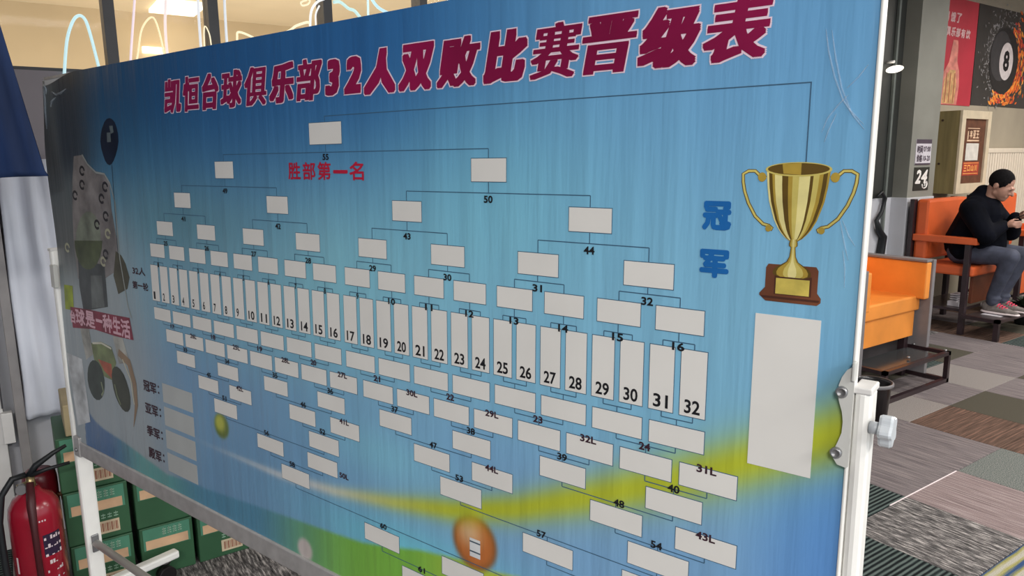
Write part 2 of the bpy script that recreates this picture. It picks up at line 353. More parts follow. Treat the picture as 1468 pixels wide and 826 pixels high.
# right pivot bracket with scalloped edge, bolts, clip and knob
out = [(2.431, .118), (2.425, .113), (2.4195, .103), (2.4165, .092), (2.4165, .077), (2.4195, .067), (2.4225, .058), (2.4245, .045), (2.424, .03), (2.4205, .018), (2.4165, .006), (2.4165, -.006), (2.4215, -.013), (2.4325, -.015), (2.4345, -.013), (2.4345, .104), (2.4335, .104), (2.4325, .118)]
m = MB(); nn = len(out); m.add([bf(u, e, .011) for u, e in out] + [bf(u, e, .007) for u, e in out], [tuple(range(nn - 1, -1, -1)), tuple(range(nn, 2 * nn))] + [(i, (i + 1) % nn, nn + (i + 1) % nn, nn + i) for i in range(nn)])
br = m.build('pivot_bracket', grey_pl, board)
for u, e in ((2.421, .084), (2.4195, .003)):
    b1 = MB().lathe([(0, .011), (.0075, .011), (.0075, .014), (.0062, .016), (.0045, .0165), (.0045, .0155), (0, .0155)], bf(u, e, 0), NV, 20).build('bolt', steel, br)
MB().box((2.431, .1, .004), (2.4355, .125, .015), bfv, bev=.0015).build('clip', grey_pl, br)
m = MB(); m.cyl(pf((2.454, .012, 1.262)), pf((2.466, .012, 1.262)), .008, n=14); pts = []
lob = [(.0185 + .003 * math.cos(5 * 2 * math.pi * i / 40)) for i in range(40)]
a_, b_ = N0, Vector((0, 0, 1)); c0 = pf((2.466, .012, 1.262)); c1 = pf((2.482, .012, 1.262))
for c, s in ((c0, .92), (c0 + D * .003, 1), (c1 - D * .003, 1), (c1, .9)):
    pts += [c + (a_ * math.cos(2 * math.pi * i / 40) + b_ * math.sin(2 * math.pi * i / 40)) * lob[i] * s for i in range(40)]
m.add(pts, [(j * 40 + i, j * 40 + (i + 1) % 40, (j + 1) * 40 + (i + 1) % 40, (j + 1) * 40 + i) for j in range(3) for i in range(40)] + [tuple(range(39, -1, -1)), tuple(range(120, 160))])
m.build('knob', mat('translucent_white_plastic', (214, 220, 226), .3, vary=.02, trans=.15), board)
m = MB(); m.box((-.012, -.02, .02), (.018, .055, .007), bfv, bev=.002); m.build('pivot_bracket', grey_pl, board)
# ------------------------------------------------------------------ the banner
banner = thing('tournament_banner', 'blue glossy vinyl banner with a 32-player knockout chart and crimson headline', 'banner', bf(1.2, -.54, 0))
def smooth(a, b, x):
    t = max(0, min(1, (x - a) / (b - a))); return t * t * (3 - 2 * t)
def mixc(a, b, t): return tuple(p + (q - p) * t for p, q in zip(a, b))
SW = [(.55, -.35, .004), (.87, -.362, .006), (1.09, -.362, .008), (1.18, -.362, .010), (1.39, -.345, .014), (1.57, -.318, .017), (1.745, -.284, .021), (1.896, -.236, .025), (2.04, -.173, .03), (2.152, -.121, .034), (2.23, -.083, .036), (2.31, -.039, .038), (2.41, .02, .04), (2.5, .07, .04)]
GT = [(.0, -.62), (.09, -.62), (.105, -.34), (.118, -.35), (.141, -.42), (.18, -.44), (.235, -.452), (.384, -.466), (.521, -.486), (.632, -.502), (.72, -.492), (.857, -.486), (1.085, -.466), (1.256, -.452), (1.384, -.442), (1.478, -.433), (1.6, -.405), (1.65, -.392), (1.76, -.374), (1.83, -.372), (1.9, -.36), (2.0, -.362), (2.2, -.38), (2.5, -.42)]
def lerp(tab, x):
    for a, b in zip(tab, tab[1:]):
        if x <= b[0]:
            t = max(0, (x - a[0]) / (b[0] - a[0])); return [p + (q - p) * t for p, q in zip(a[1:], b[1:])]
    return list(tab[-1][1:])
def bcol(u, e):
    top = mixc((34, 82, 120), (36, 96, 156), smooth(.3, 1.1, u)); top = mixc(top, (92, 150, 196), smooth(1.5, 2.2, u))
    c = mixc((112, 168, 198), top, smooth(.1, .6, e))           # pale blue rising to deep blue
    c = mixc(c, (108, 150, 192), smooth(0, -.2, e) * .8); cy = math.exp(-((u - 1.55) / .22) ** 2) * math.exp(-((e + .22) / .07) ** 2); c = mixc(c, (116, 182, 204), cy * .7)
    cy = math.exp(-((u - 1.35 - .5 * e) / .33) ** 2) * math.exp(-((e - .13) / .2) ** 2)
    c = mixc(c, (120, 186, 198), cy * .6)                                    # turquoise clouds of the print
    cy = math.exp(-((u - 1.85) / .25) ** 2) * math.exp(-((e - .3) / .18) ** 2); c = mixc(c, (116, 190, 208), cy * .5)
    cy = math.exp(-((u - .8) / .35) ** 2) * math.exp(-((e - .22) / .12) ** 2); c = mixc(c, (84, 136, 140), cy * .4)
    cy = math.exp(-((u - 1.65) / .35) ** 2) * math.exp(-((e + .42) / .07) ** 2); c = mixc(c, (96, 190, 206), cy * .8)
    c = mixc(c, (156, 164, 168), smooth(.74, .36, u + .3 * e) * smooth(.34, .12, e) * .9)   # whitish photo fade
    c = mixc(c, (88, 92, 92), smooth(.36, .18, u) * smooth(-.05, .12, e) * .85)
    c = mixc(c, (30, 46, 62), smooth(.07, .14, u) * smooth(.42, .2, u) * smooth(.3, .42, e) * .8)
    c = mixc(c, (66, 120, 190), smooth(2.25, 2.42, u) * smooth(.25, -.1, e) * .7)
    q = 1.04 + .12 * smooth(.9, 1.7, u); c = tuple(min(235, x * q) for x in c)  # milky reflected haze lightens the print colour, more to the right
    g = lerp(GT, u)[0]
    if e < g:
        t = smooth(g, g - .012, e); gc = mixc((70, 110, 160), (96, 166, 166), smooth(.25, .5, u)); gc = mixc(gc, (84, 146, 180), smooth(.6, .85, u)); gc = mixc(gc, (128, 196, 70), smooth(1.05, 1.5, u)); gc = mixc(gc, (206, 214, 60), smooth(1.6, 1.85, u) * .8)
        c = mixc(c, gc, t)
    r = math.hypot(u - 1.797, (e + .332) * .98)                       # soft airbrushed balls
    if r < .075:
        bc = mixc((232, 184, 140), (206, 116, 54), smooth(.0, .05, math.hypot(u - 1.785, e + .315))); bc = mixc(bc, (150, 92, 44), smooth(.036, .056, r)); c = mixc(c, bc, smooth(.062, .046, r))
    r = math.hypot(u - .938, e + .293)
    if r < .05: c = mixc(c, mixc((196, 200, 70), (104, 124, 44), smooth(.01, .034, math.hypot(u - .932, e + .286))), smooth(.04, .026, r))
    r = math.hypot(u - 1.27, e + .525)
    if r < .05: c = mixc(c, (216, 196, 196), smooth(.035, .02, r) * .9)
    y, wd = lerp(SW, u); k = math.exp(-((e - y) / wd) ** 2)
    wd *= .86; sc_ = mixc((214, 218, 222), (196, 204, 44), smooth(1.25, 1.8, u)); c = mixc(c, sc_, k * .95 * smooth(.7, 1.3, u) if u < 1.3 else k * .95)
    c = mixc(c, mixc(c, (196, 206, 26), .5), math.exp(-((e - y) / (wd * 1.9)) ** 2) * .5 * smooth(1.4, 1.8, u))
    m_ = sum(c) / 3; c = tuple(m_ + (x - m_) * .9 for x in c)  # desaturated for the haze reflected in the gloss
    return lin(c)
def build_sheet():
    nu, ne = 440, 210; u0, u1, e0, e1 = .0, 2.4285, -.546, .6495
    V = []; F = []; UV = []
    def left(e):  # hand-cut, slightly wavy left edge
        return u0 + .012 * math.sin(e * 9 + 1) + .012 * smooth(.35, .62, e) + (.02 * smooth(-.1, -.54, e))
    for j in range(ne + 1):
        e = e0 + (e1 - e0) * j / ne
        for i in range(nu + 1):
            L = left(e); t = i / nu; u = L + (u1 - L) * t
            ee = e
            if j == ne: ee = e + .0 - .028 * smooth(.26, .02, u)
            elif u < .26: ee = e - .028 * smooth(.26, .02, u) * smooth(.4, .65, e)
            V.append((u, ee))
    me = bpy.data.meshes.new('printed_sheet'); off = parent_loc(banner)
    me.from_pydata([tuple(bf(u, e, 0) - off) for u, e in V], [], [(j * (nu + 1) + i, j * (nu + 1) + i + 1, (j + 1) * (nu + 1) + i + 1, (j + 1) * (nu + 1) + i) for j in range(ne) for i in range(nu)])
    ca = me.color_attributes.new('print', 'FLOAT_COLOR', 'POINT')
    buf = []
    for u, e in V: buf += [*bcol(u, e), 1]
    ca.data.foreach_set('color', buf)
    uvl = me.uv_layers.new(name='UVMap'); uvs = []
    for l in me.loops: uvs += [V[l.vertex_index][0], V[l.vertex_index][1]]
    uvl.data.foreach_set('uv', uvs)
    m = bpy.data.materials.new('glossy_vinyl_print'); m.use_nodes = True; nt = m.node_tree; b = nt.nodes['Principled BSDF']
    at = nt.nodes.new('ShaderNodeAttribute'); at.attribute_name = 'print'
    uvn = nt.nodes.new('ShaderNodeUVMap'); mp = nt.nodes.new('ShaderNodeMapping'); mp.inputs['Scale'].default_value = (6, .45, 1)
    nz = nt.nodes.new('ShaderNodeTexNoise'); nz.inputs['Scale'].default_value = 2.2; nz.inputs['Detail'].default_value = 5
    nt.links.new(uvn.outputs[0], mp.inputs[0]); nt.links.new(mp.outputs[0], nz.inputs['Vector'])
    mx = nt.nodes.new('ShaderNodeMixRGB'); mx.blend_type = 'MULTIPLY'; mx.inputs[0].default_value = .15  # soft vertical sheen streaks multiplied into the print colour
    r = nt.nodes.new('ShaderNodeValToRGB'); r.color_ramp.elements[0].position = .35; r.color_ramp.elements[1].position = .62; r.color_ramp.elements[0].color = (.55, .6, .7, 1)
    nt.links.new(nz.outputs['Fac'], r.inputs[0]); nt.links.new(at.outputs['Color'], mx.inputs[1]); nt.links.new(r.outputs[0], mx.inputs[2]); nt.links.new(mx.outputs[0], b.inputs['Base Color'])
    bp = nt.nodes.new('ShaderNodeBump'); bp.inputs['Strength'].default_value = .35; bp.inputs['Distance'].default_value = .02
    nt.links.new(nz.outputs['Fac'], bp.inputs['Height']); nt.links.new(bp.outputs[0], b.inputs['Normal'])
    b.inputs['Roughness'].default_value = .3; b.inputs['Specular IOR Level'].default_value = .5
    me.materials.append(m); o = bpy.data.objects.new('printed_sheet', me); COL.objects.link(o); o.parent = banner
    for p in me.polygons: p.use_smooth = True
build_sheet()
paper = mat('white_print', (232, 230, 226), .42, vary=.015, scale=8)
paper_g = mat('faint_white_print', (182, 186, 186), .42, vary=.03, scale=8)
ink = mat('black_print', (22, 22, 28), .5, vary=.0)
ink_line = mat('grey_blue_line_print', (62, 98, 128), .5, vary=0)
ink_l = mat('dark_brown_print', (58, 30, 44), .5, vary=0)
crim = mat('crimson_print', (140, 14, 70), .35, vary=.12, scale=3)
pinkw = mat('pale_pink_outline_print', (248, 224, 238), .4, vary=0)
redp = mat('red_print', (190, 26, 60), .4, vary=.05)
bluep = mat('strong_blue_print', (24, 104, 178), .4, vary=.05)
# headline
TX = [('凯', .7635, .848), ('恒', .859, .9385), ('台', .945, 1.02), ('球', 1.025, 1.118), ('俱', 1.125, 1.21), ('乐', 1.217, 1.308), ('部', 1.313, 1.402), ('3', 1.408, 1.456), ('2', 1.466, 1.519), ('人', 1.524, 1.612),
      ('双', 1.6195, 1.712), ('败', 1.716, 1.818), ('比', 1.823, 1.916), ('赛', 1.92, 2.018), ('晋', 2.018, 2.112), ('级', 2.112, 2.207), ('表', 2.21, 2.303)]
for ch, a, b in TX:
    m = MB(); m.cur = 0
    y0, y1 = .5035, .5865
    if ch in '32': y0, y1 = .509, .579
    rx, ry_ = {'3': (.0055, .0042), '2': (.0055, .0045), '凯': (.0036, .0022), '恒': (.0038, .0022), '台': (.0046, .0028), '球': (.0034, .0024), '俱': (.0034, .0013), '乐': (.0048, .0034), '部': (.0036, .0018), '人': (.0064, .0042), '双': (.005, .0034), '败': (.0046, .0026),
               '比': (.0064, .0044), '赛': (.0038, .001), '晋': (.0056, .0014), '级': (.0044, .003), '表': (.005, .002)}[ch]
    put_bold(m, ch, (a, y0, b, y1), bf, .0005, rx + .002, .2, inset=(rx, ry_), ry=ry_ + .002); m.cur = 1
    put_bold(m, ch, (a, y0, b, y1), bf, .0009, rx, .2, inset=(rx, ry_), ry=ry_)
    m.build('headline_character', [pinkw, crim], banner)
def caption(body, box, mt, bold=.0012, name='caption_character', shear=0):
    m = MB(); put_bold(m, body, box, bf, .0008, bold, shear, n=8); return m.build(name, mt, banner)
for i, ch in enumerate('胜部第一名'):
    a = 1.273 + .0503 * i
    if ch == '一': caption(ch, (a, .3545, a + .045, .3615), redp)
    else: caption(ch, (a, .341, a + .043, .378), redp, .0009)
caption('冠', (2.2205, .279, 2.2625, .3195), bluep, .0022); caption('军', (2.2195, .2125, 2.262, .2525), bluep, .0022)
caption('32人', (.52, .068, .594, .091), ink_l, .0008); caption('第一轮', (.514, .026, .606, .049), ink_l, .0008)
for i, s_ in enumerate(('冠军', '亚军', '季军', '殿军')):
    y = -.274 - .0685 * i; caption(s_, (.531, y, .606, y + .033), ink_l, .0012); m = MB()
    for q in (.006, .024): rect(m, .616, y + q, .623, y + q + .006, bf, .0008)
    m.build('colon', ink_l, banner)
    m = MB(); rect(m, .643, y - .013, .802, y + .0425, bf, .0004, .0003); m.build('result_box', paper_g, banner)
DT = .0006
BOX = {}
def nbox(u0, e0, u1, e1, num=None, name='name_box'):
    m = MB(); m.cur = 1; rect(m, u0 - .0012, e0 - .0012, u1 + .0012, e1 + .0012, bf, .0004); m.cur = 0; rect(m, u0, e0, u1, e1, bf, .0005, .0003)
    o = m.build(name, [paper, ink_line], banner)
    if num:
        k = 0.0128 * (len(num) if len(num) > 1 else .8); m = MB(); w_ = u0 + .0085
        if num.startswith('3') or True: w_ = u0 + .19 * (u1 - u0)
        put_text(m, num, (w_, e0 + .0045, w_ + k * .95, e0 + .0255), bf, .0012, .022); m.build('number', ink, o)
    return o
def label(txt, u, e, h=.0125, dark=True):
    w_ = .0098 * len(txt) + (.001 if len(txt) > 2 else 0); w_ = w_ if len(txt) > 1 else .0068
    m = MB(); put_text(m, txt, (u - w_ / 2, e - h / 2, u + w_ / 2, e + h / 2), bf, .0013, .03); m.build('match_number', ink if dark else ink_l, banner)
def bracket(ul, ur, eb, el, up, et):
    """lines: verticals from eb to el at ul and ur, horizontal at el, stub at up from el to et"""
    t = .0008; m = MB()
    rect(m, ul, el - t, ur, el + t, bf, .0003)
    for x in (ul, ur): rect(m, x - t, min(eb, el), x + t, max(eb, el), bf, .00035)
    rect(m, up - t, min(el, et), up + t, max(el, et), bf, .00035); m.build('bracket_line', ink_line, banner)
def su(k): return .6275 + .05072 * (k - 1) if k <= 16 else 1.4424 + .05037 * (k - 17)
for k in range(1, 33): nbox(su(k), .0042, su(k) + .0395, .1038, str(k), 'seed_box')
R1 = []; R2 = []; R3 = []; R4 = []
for j in range(16):
    c = (su(2 * j + 1) + su(2 * j + 2) + .0395) / 2; R1.append(c); nbox(c - .0375, .1275, c + .0375, .1632)
    bracket(c - .025, c + .025, .104, .113, c, .1275); label(str(j + 1), c, .1065)
def rnd(prev, w_, e0, e1, eb, el, nums):
    out_ = []
    for j in range(len(prev) // 2):
        c = (prev[2 * j] + prev[2 * j + 1]) / 2 - .002; out_.append(c); nbox(c - w_ / 2, e0, c + w_ / 2, e1)
        bracket(prev[2 * j], prev[2 * j + 1], eb, el, c, e0); label(nums[j], c, el - .0105)
    return out_
R2 = rnd(R1, .081, .1895, .226, .1632, .1785, [str(25 + i) for i in range(8)])
R3 = rnd(R2, .077, .266, .3035, .226, .248, ['41', '42', '43', '44'])
R4 = rnd(R3, .0765, .342, .381, .3035, .3225, ['49', '50'])
nbox(1.351, .414, 1.453, .4575); bracket(R4[0], R4[1], .381, .3975, 1.402, .414); label('55', 1.402, .388)
m = MB(); rect(m, 1.402, .4692, 2.3555, .4708, bf, .0003); rect(m, 2.3547, .37, 2.3563, .4708, bf, .0003); rect(m, 1.4012, .4575, 1.4028, .4708, bf, .0003); m.build('bracket_line', ink_line, banner)
LA = []; LBB = []
for j in range(16):
    u0 = su(2 * j + 1) + .0025; w_ = su(2 * j + 2) + .0395 - su(2 * j + 1) - .002; LA.append(u0 + w_ / 2); nbox(u0, -.0485, u0 + w_, -.0145)
    c = u0 + w_ / 2; bracket(c - .025, c + .025, .003, -.005, c, -.0145)
for j in range(16):
    u0 = (.6885 + .1 * j) if j < 8 else 1.4965 + .1008 * (j - 8); LBB.append(u0 + .044); nbox(u0, -.1045, u0 + .0875, -.0695)
    if j % 2: label(['26L', '25L', '28L', '27L', '30L', '29L', '32L', '31L'][j // 2], u0 + .042, -.0705, dark=False)
for j in range(8):
    c = LBB[2 * j]; bracket(LA[2 * j], LA[2 * j + 1], -.0485, -.0575, c, -.0695); label(str(17 + j), (LA[2 * j] + LA[2 * j + 1]) / 2, -.0585, dark=False)
LC = []
for j in range(8):
    u0 = .738 + .2015 * j; c = u0 + .0455; LC.append(c); nbox(u0, -.1575, u0 + .091, -.123)
    bracket(LBB[2 * j], LBB[2 * j + 1], -.1045, -.1145, c, -.123); label(str(33 + j), c, -.1135)
LD = []
for j in range(4):
    u0 = (.8415, 1.2365, 1.642, 2.049)[j]; u2 = (.988, 1.384, 1.793, 2.2)[j]; w_ = .094
    nbox(u0, -.2085, u0 + w_, -.1735); nbox(u2, -.2085, u2 + w_, -.1735); LD.append((u0 + w_ / 2, u2 + w_ / 2))
    bracket(LC[2 * j], LC[2 * j + 1], -.1575, -.166, u0 + w_ / 2, -.1735); label(str(45 + j), u0 + w_ / 2 + .006, -.164)
    label(['42L', '41L', '44L', '43L'][j], u2 + w_ / 2, -.1745, dark=False)
LE = []
for j in range(4):
    u0 = (.9125, 1.306, 1.712, 2.12)[j]; w_ = .1025; LE.append(u0 + w_ / 2); nbox(u0, -.2595, u0 + w_, -.223)
    bracket(LD[j][0], LD[j][1], -.2085, -.2165, u0 + w_ / 2, -.223); label(str(51 + j), u0 + w_ / 2 - .002, -.2135)
for u0, t in ((1.0996, '56'), (1.9115, '57')):
    nbox(u0, -.3105, u0 + .1045, -.2755)
    k = LE[:2] if u0 < 1.5 else LE[2:]; bracket(k[0], k[1], -.2595, -.267, u0 + .052, -.2755); label(t, u0 + .04, -.2655)
nbox(1.297, -.311, 1.401, -.2755); label('50L', 1.424, -.3, dark=False)
nbox(2.111, -.311, 2.215, -.2755)
nbox(1.1945, -.3655, 1.2985, -.33); bracket(1.152, 1.349, -.3105, -.3195, 1.2465, -.33); label('58', 1.237, -.3205)
nbox(2.012, -.3655, 2.116, -.33); bracket(1.963, 2.163, -.3105, -.3195, 2.064, -.33); label('59', 2.054, -.3205)
nbox(1.487, -.425, 1.592, -.3885); bracket(1.2465, 2.064, -.3655, -.3765, 1.54, -.3885); label('60', 1.5465, -.3785)
nbox(1.7135, -.425, 1.819, -.3885)
nbox(1.6005, -.485, 1.705, -.449); bracket(1.54, 1.766, -.425, -.437, 1.653, -.449); label('61', 1.657, -.4375)
m = MB(); rect(m, 2.3025, -.0448, 2.3875, .17, bf, .0005, .0003); m.build('champion_box', paper, banner)
# printed trophy
gold = [mat('gold_print_%s' % n_, c, .35, vary=.1, scale=20) for n_, c in (('mid', (176, 148, 60)), ('dark', (96, 74, 26)), ('light', (232, 220, 150)), ('pale', (206, 190, 104)))]
wood = mat('brown_base_print', (112, 66, 44), .4, vary=.15, scale=10); wood_d = mat('dark_base_print', (78, 44, 32), .4)
tro = thing('trophy_print', '', '', bf(2.347, .19, 0)); del tro['label']; del tro['category']; tro.location = bf(2.347, .19, 0) - parent_loc(banner); tro.parent = banner
def prof(y):  # half width of the cup
    T = [(.268, .002), (.274, .011), (.283, .0195), (.297, .027), (.32, .0345), (.34, .0378), (.358, .0395), (.3625, .0398)]
    for a, b in zip(T, T[1:]):
        if y <= b[0]: t = (y - a[0]) / (b[0] - a[0]); return a[1] + (b[1] - a[1]) * t
    return T[-1][1]
bands = [(-1, 2), (-.93, 1), (-.82, 0), (-.74, 2), (-.5, 1), (-.3, 0), (-.16, 3), (.05, 2), (.4, 1), (.5, 3), (.68, 0), (.8, 1), (.93, 0), (1, 0)]
m = MB(); ys = [.268 + (.3625 - .268) * k / 16 for k in range(17)]; CXT = 2.3465
for (a, mi), (b, _) in zip(bands, bands[1:]):
    m.cur = mi
    for y0, y1 in zip(ys, ys[1:]):
        q0, q1 = prof(y0), prof(y1); m.add([bf(CXT + a * q0, y0, .0006), bf(CXT + b * q0, y0, .0006), bf(CXT + b * q1, y1, .0006), bf(CXT + a * q1, y1, .0006)], [(0, 1, 2, 3)])
m.build('cup', gold, tro)
def ellp(cx, cy, rx, ry, n=28, a0=0, a1=2 * math.pi): return [(cx + rx * math.cos(a0 + (a1 - a0) * i / n), cy + ry * math.sin(a0 + (a1 - a0) * i / n)) for i in range(n + (0 if abs(a1 - a0 - 2 * math.pi) < 1e-6 else 1))]
m = MB(); m.cur = 3; m.add([bf(x, y, .0008) for x, y in ellp(CXT, .3625, .0415, .0092)], [tuple(range(28))])
m.cur = 1; m.add([bf(x, y, .0010) for x, y in ellp(CXT, .363, .0385, .0075)], [tuple(range(28))])
m.cur = 0; m.add([bf(x, y, .0011) for x, y in ((CXT - .02, .3695), (CXT - .018, .357), (CXT + .004, .3555), (CXT + .004, .3702))], [(0, 1, 2, 3)])
m.build('rim', gold, tro)
def strip(mb, pts, wd, off, mi):
    mb.cur = mi
    L = []; R = []
    for i, p in enumerate(pts):
        a = Vector(pts[max(i - 1, 0)]); b = Vector(pts[min(i + 1, len(pts) - 1)]); t = (b - a).normalized(); n_ = Vector((-t.y, t.x)); w_ = wd[i] if isinstance(wd, list) else wd
        L.append(bf(p[0] + n_.x * w_, p[1] + n_.y * w_, off)); R.append(bf(p[0] - n_.x * w_, p[1] - n_.y * w_, off))
    mb.add(L + R, [(i, i + 1, len(pts) + i + 1, len(pts) + i) for i in range(len(pts) - 1)])
for s in (-1, 1):
    h_ = [(.04, .3515), (.047, .353), (.055, .3605), (.064, .3605), (.071, .3565), (.0705, .346), (.068, .334), (.062, .318), (.052, .301), (.041, .291), (.033, .289), (.029, .286), (.031, .283)]
    h_ = [(CXT + s * x, y) for x, y in h_]; m = MB(); strip(m, h_, .0024, .0005, 1); strip(m, h_, .0014, .0007, 3)
    m.cur = 0; m.add([bf(x, y, .0008) for x, y in ellp(CXT + s * .0455, .3525, .0055, .0062, 14)], [tuple(range(14))]); m.add([bf(x, y, .0008) for x, y in ellp(CXT + s * .0335, .2855, .004, .0045, 14)], [tuple(range(14))])
    m.build('handle', gold, tro)
stem = [(.2725, .004), (.2675, .0055), (.264, .0055), (.262, .003), (.25, .0042), (.243, .0075), (.2385, .0145), (.234, .0215), (.229, .0245), (.225, .0238), (.2225, .018)]
m = MB()
for (a, mi), (b, _) in zip([(-1, 1), (-.8, 0), (-.45, 3), (-.2, 2), (.25, 3), (.6, 0), (.85, 1), (1, 0)], [(-.8, 0), (-.45, 3), (-.2, 2), (.25, 3), (.6, 0), (.85, 1), (1, 0)]):
    m.cur = mi
    for (y0, q0), (y1, q1) in zip(stem, stem[1:]): m.add([bf(CXT + a * q0, y0, .0009), bf(CXT + b * q0, y0, .0009), bf(CXT + b * q1, y1, .0009), bf(CXT + a * q1, y1, .0009)], [(0, 1, 2, 3)])
m.build('stem', gold, tro)
m = MB(); P = [(-.0305, .2385), (.0305, .2385), (.0335, .2335), (.0335, .2045), (.0385, .198), (.0385, .1925), (.034, .1885), (-.032, .1885), (-.0405, .1955), (-.0405, .1985), (-.0335, .207), (-.0335, .2335)]
m.add([bf(CXT + x, y, .0006) for x, y in P], [tuple(range(len(P)))]); m.cur = 1
m.add([bf(CXT + x, y, .0007) for x, y in ((-.0215, .2245), (.026, .2245), (.026, .1985), (-.0215, .1985))], [(0, 1, 2, 3)])
m.add([bf(CXT + x, y, .0007) for x, y in ((-.0385, .1955), (.037, .1955), (.036, .1925), (-.036, .1925))], [(0, 1, 2, 3)])
m.build('base', [wood, wood_d], tro)
m = MB(); rect(m, CXT - .0195, .1995, CXT + .0235, .2205, bf, .0009); m.build('plaque', mat('gold_plaque_print', (208, 188, 92), .35, vary=.15, scale=25), tro)
# printed picture at the left end of the banner
PIC = {
 'balloon': [(0.499, 0.44), (0.489, 0.42), (0.475, 0.402), (0.46, 0.387), (0.446, 0.378), (0.432, 0.375), (0.419, 0.378), (0.407, 0.388), (0.398, 0.403), (0.39, 0.421), (0.387, 0.442), (0.394, 0.463), (0.406, 0.481), (0.421, 0.495), (0.438, 0.504), (0.456, 0.506), (0.472, 0.502), (0.486, 0.493), (0.495, 0.478), (0.5, 0.46)],
 'head': [(0.201, 0.403), (0.26, 0.406), (0.292, 0.377), (0.343, 0.353), (0.396, 0.349), (0.423, 0.325), (0.422, 0.249), (0.44, 0.159), (0.443, 0.077), (0.337, 0.037), (0.15, 0.02), (0.143, 0.13), (0.156, 0.24), (0.174, 0.323)],
 'torso': [(0.163, 0.083), (0.345, 0.08), (0.344, -0.048), (0.169, -0.082), (0.155, -0.002)],
 'torsolight': [(0.243, 0.039), (0.321, 0.046), (0.321, -0.051), (0.232, -0.065)],
 'faceT': [(0.336, 0.153), (0.338, 0.178), (0.332, 0.2), (0.32, 0.218), (0.303, 0.231), (0.281, 0.237), (0.256, 0.236), (0.231, 0.228), (0.207, 0.214), (0.186, 0.193), (0.17, 0.169), (0.161, 0.142)],
 'faceB': [(0.15, 0.142), (0.149, 0.116), (0.156, 0.092), (0.171, 0.073), (0.192, 0.061), (0.218, 0.056), (0.246, 0.058), (0.274, 0.067), (0.3, 0.083), (0.322, 0.104), (0.337, 0.128), (0.346, 0.153)],
 'hand': [(0.426, 0.128), (0.459, 0.117), (0.481, 0.095), (0.499, 0.056), (0.481, 0.021), (0.42, -0.001), (0.399, 0.053)],
 'flag': [(0.038, -0.009), (0.103, -0.007), (0.096, -0.088), (0.031, -0.091)],
 'leg': [(0.131, -0.141), (0.194, -0.133), (0.212, -0.216), (0.156, -0.243)],
 'leg2': [(0.36, -0.136), (0.424, -0.134), (0.455, -0.203), (0.386, -0.219)],
 'barrel': [(0.204, -0.181), (0.275, -0.166), (0.344, -0.173), (0.368, -0.218), (0.33, -0.28), (0.278, -0.278), (0.214, -0.232)],
 'red': [(0.244, -0.227), (0.334, -0.228), (0.335, -0.277), (0.281, -0.259)],
 'drop1': [(0.276, -0.289), (0.273, -0.312), (0.263, -0.334), (0.247, -0.352), (0.228, -0.364), (0.206, -0.368), (0.186, -0.364), (0.169, -0.352), (0.157, -0.334), (0.152, -0.312), (0.156, -0.288), (0.166, -0.266), (0.183, -0.248), (0.203, -0.237), (0.224, -0.234), (0.244, -0.238), (0.261, -0.25), (0.272, -0.268)],
 'drop2': [(0.437, -0.289), (0.442, -0.312), (0.44, -0.334), (0.432, -0.352), (0.419, -0.363), (0.401, -0.367), (0.381, -0.362), (0.362, -0.35), (0.345, -0.331), (0.334, -0.308), (0.329, -0.284), (0.33, -0.261), (0.339, -0.243), (0.353, -0.233), (0.371, -0.23), (0.391, -0.235), (0.41, -0.247), (0.425, -0.266)],
 'white': [(0.006, -0.242), (0.125, -0.246), (0.134, -0.35), (0.144, -0.455), (0.042, -0.49), (0.026, -0.371)],
 'ribbon': [(0.071, -0.079), (0.211, -0.072), (0.363, -0.069), (0.479, -0.065), (0.493, -0.13), (0.374, -0.134), (0.234, -0.132), (0.077, -0.148)]}
pc = {'blue': (60, 104, 158), 'balloon': (14, 28, 48), 'head': (126, 122, 122), 'torso': (66, 72, 74), 'torsolight': (98, 104, 104), 'faceT': (122, 130, 116), 'faceB': (76, 86, 58), 'hand': (74, 72, 54), 'flag': (150, 166, 30), 'leg': (170, 170, 164), 'leg2': (164, 164, 158),
      'barrel': (118, 130, 88), 'red': (176, 88, 62), 'drop1': (50, 62, 56), 'drop2': (54, 58, 46), 'white': (196, 200, 204), 'ribbon': (128, 30, 56)}
pn = {'blue': 'printed_blue_sweep', 'balloon': 'printed_balloon', 'head': 'printed_cloth_shape', 'torso': 'printed_body', 'torsolight': 'printed_body_highlight', 'faceT': 'printed_ball_top', 'faceB': 'printed_ball_bottom', 'hand': 'printed_glove', 'flag': 'printed_flag', 'leg': 'printed_leg', 'leg2': 'printed_leg',
      'barrel': 'printed_barrel', 'red': 'printed_red_patch', 'drop1': 'printed_dark_drop', 'drop2': 'printed_dark_drop', 'white': 'printed_white_patch', 'ribbon': 'printed_ribbon'}
for k_, (key, P) in enumerate(PIC.items()):
    m = MB(); off = .0003 + .00003 * k_
    c = Vector((sum(p[0] for p in P) / len(P), sum(p[1] for p in P) / len(P), 0))
    m.add([bf(c.x, c.y, off)] + [bf(x, y, off) for x, y in P], [(0, i + 1, (i + 1) % len(P) + 1) for i in range(len(P))])
    m.build(pn[key], mat(pn[key], pc[key], .4, vary=.22, scale=14), banner)
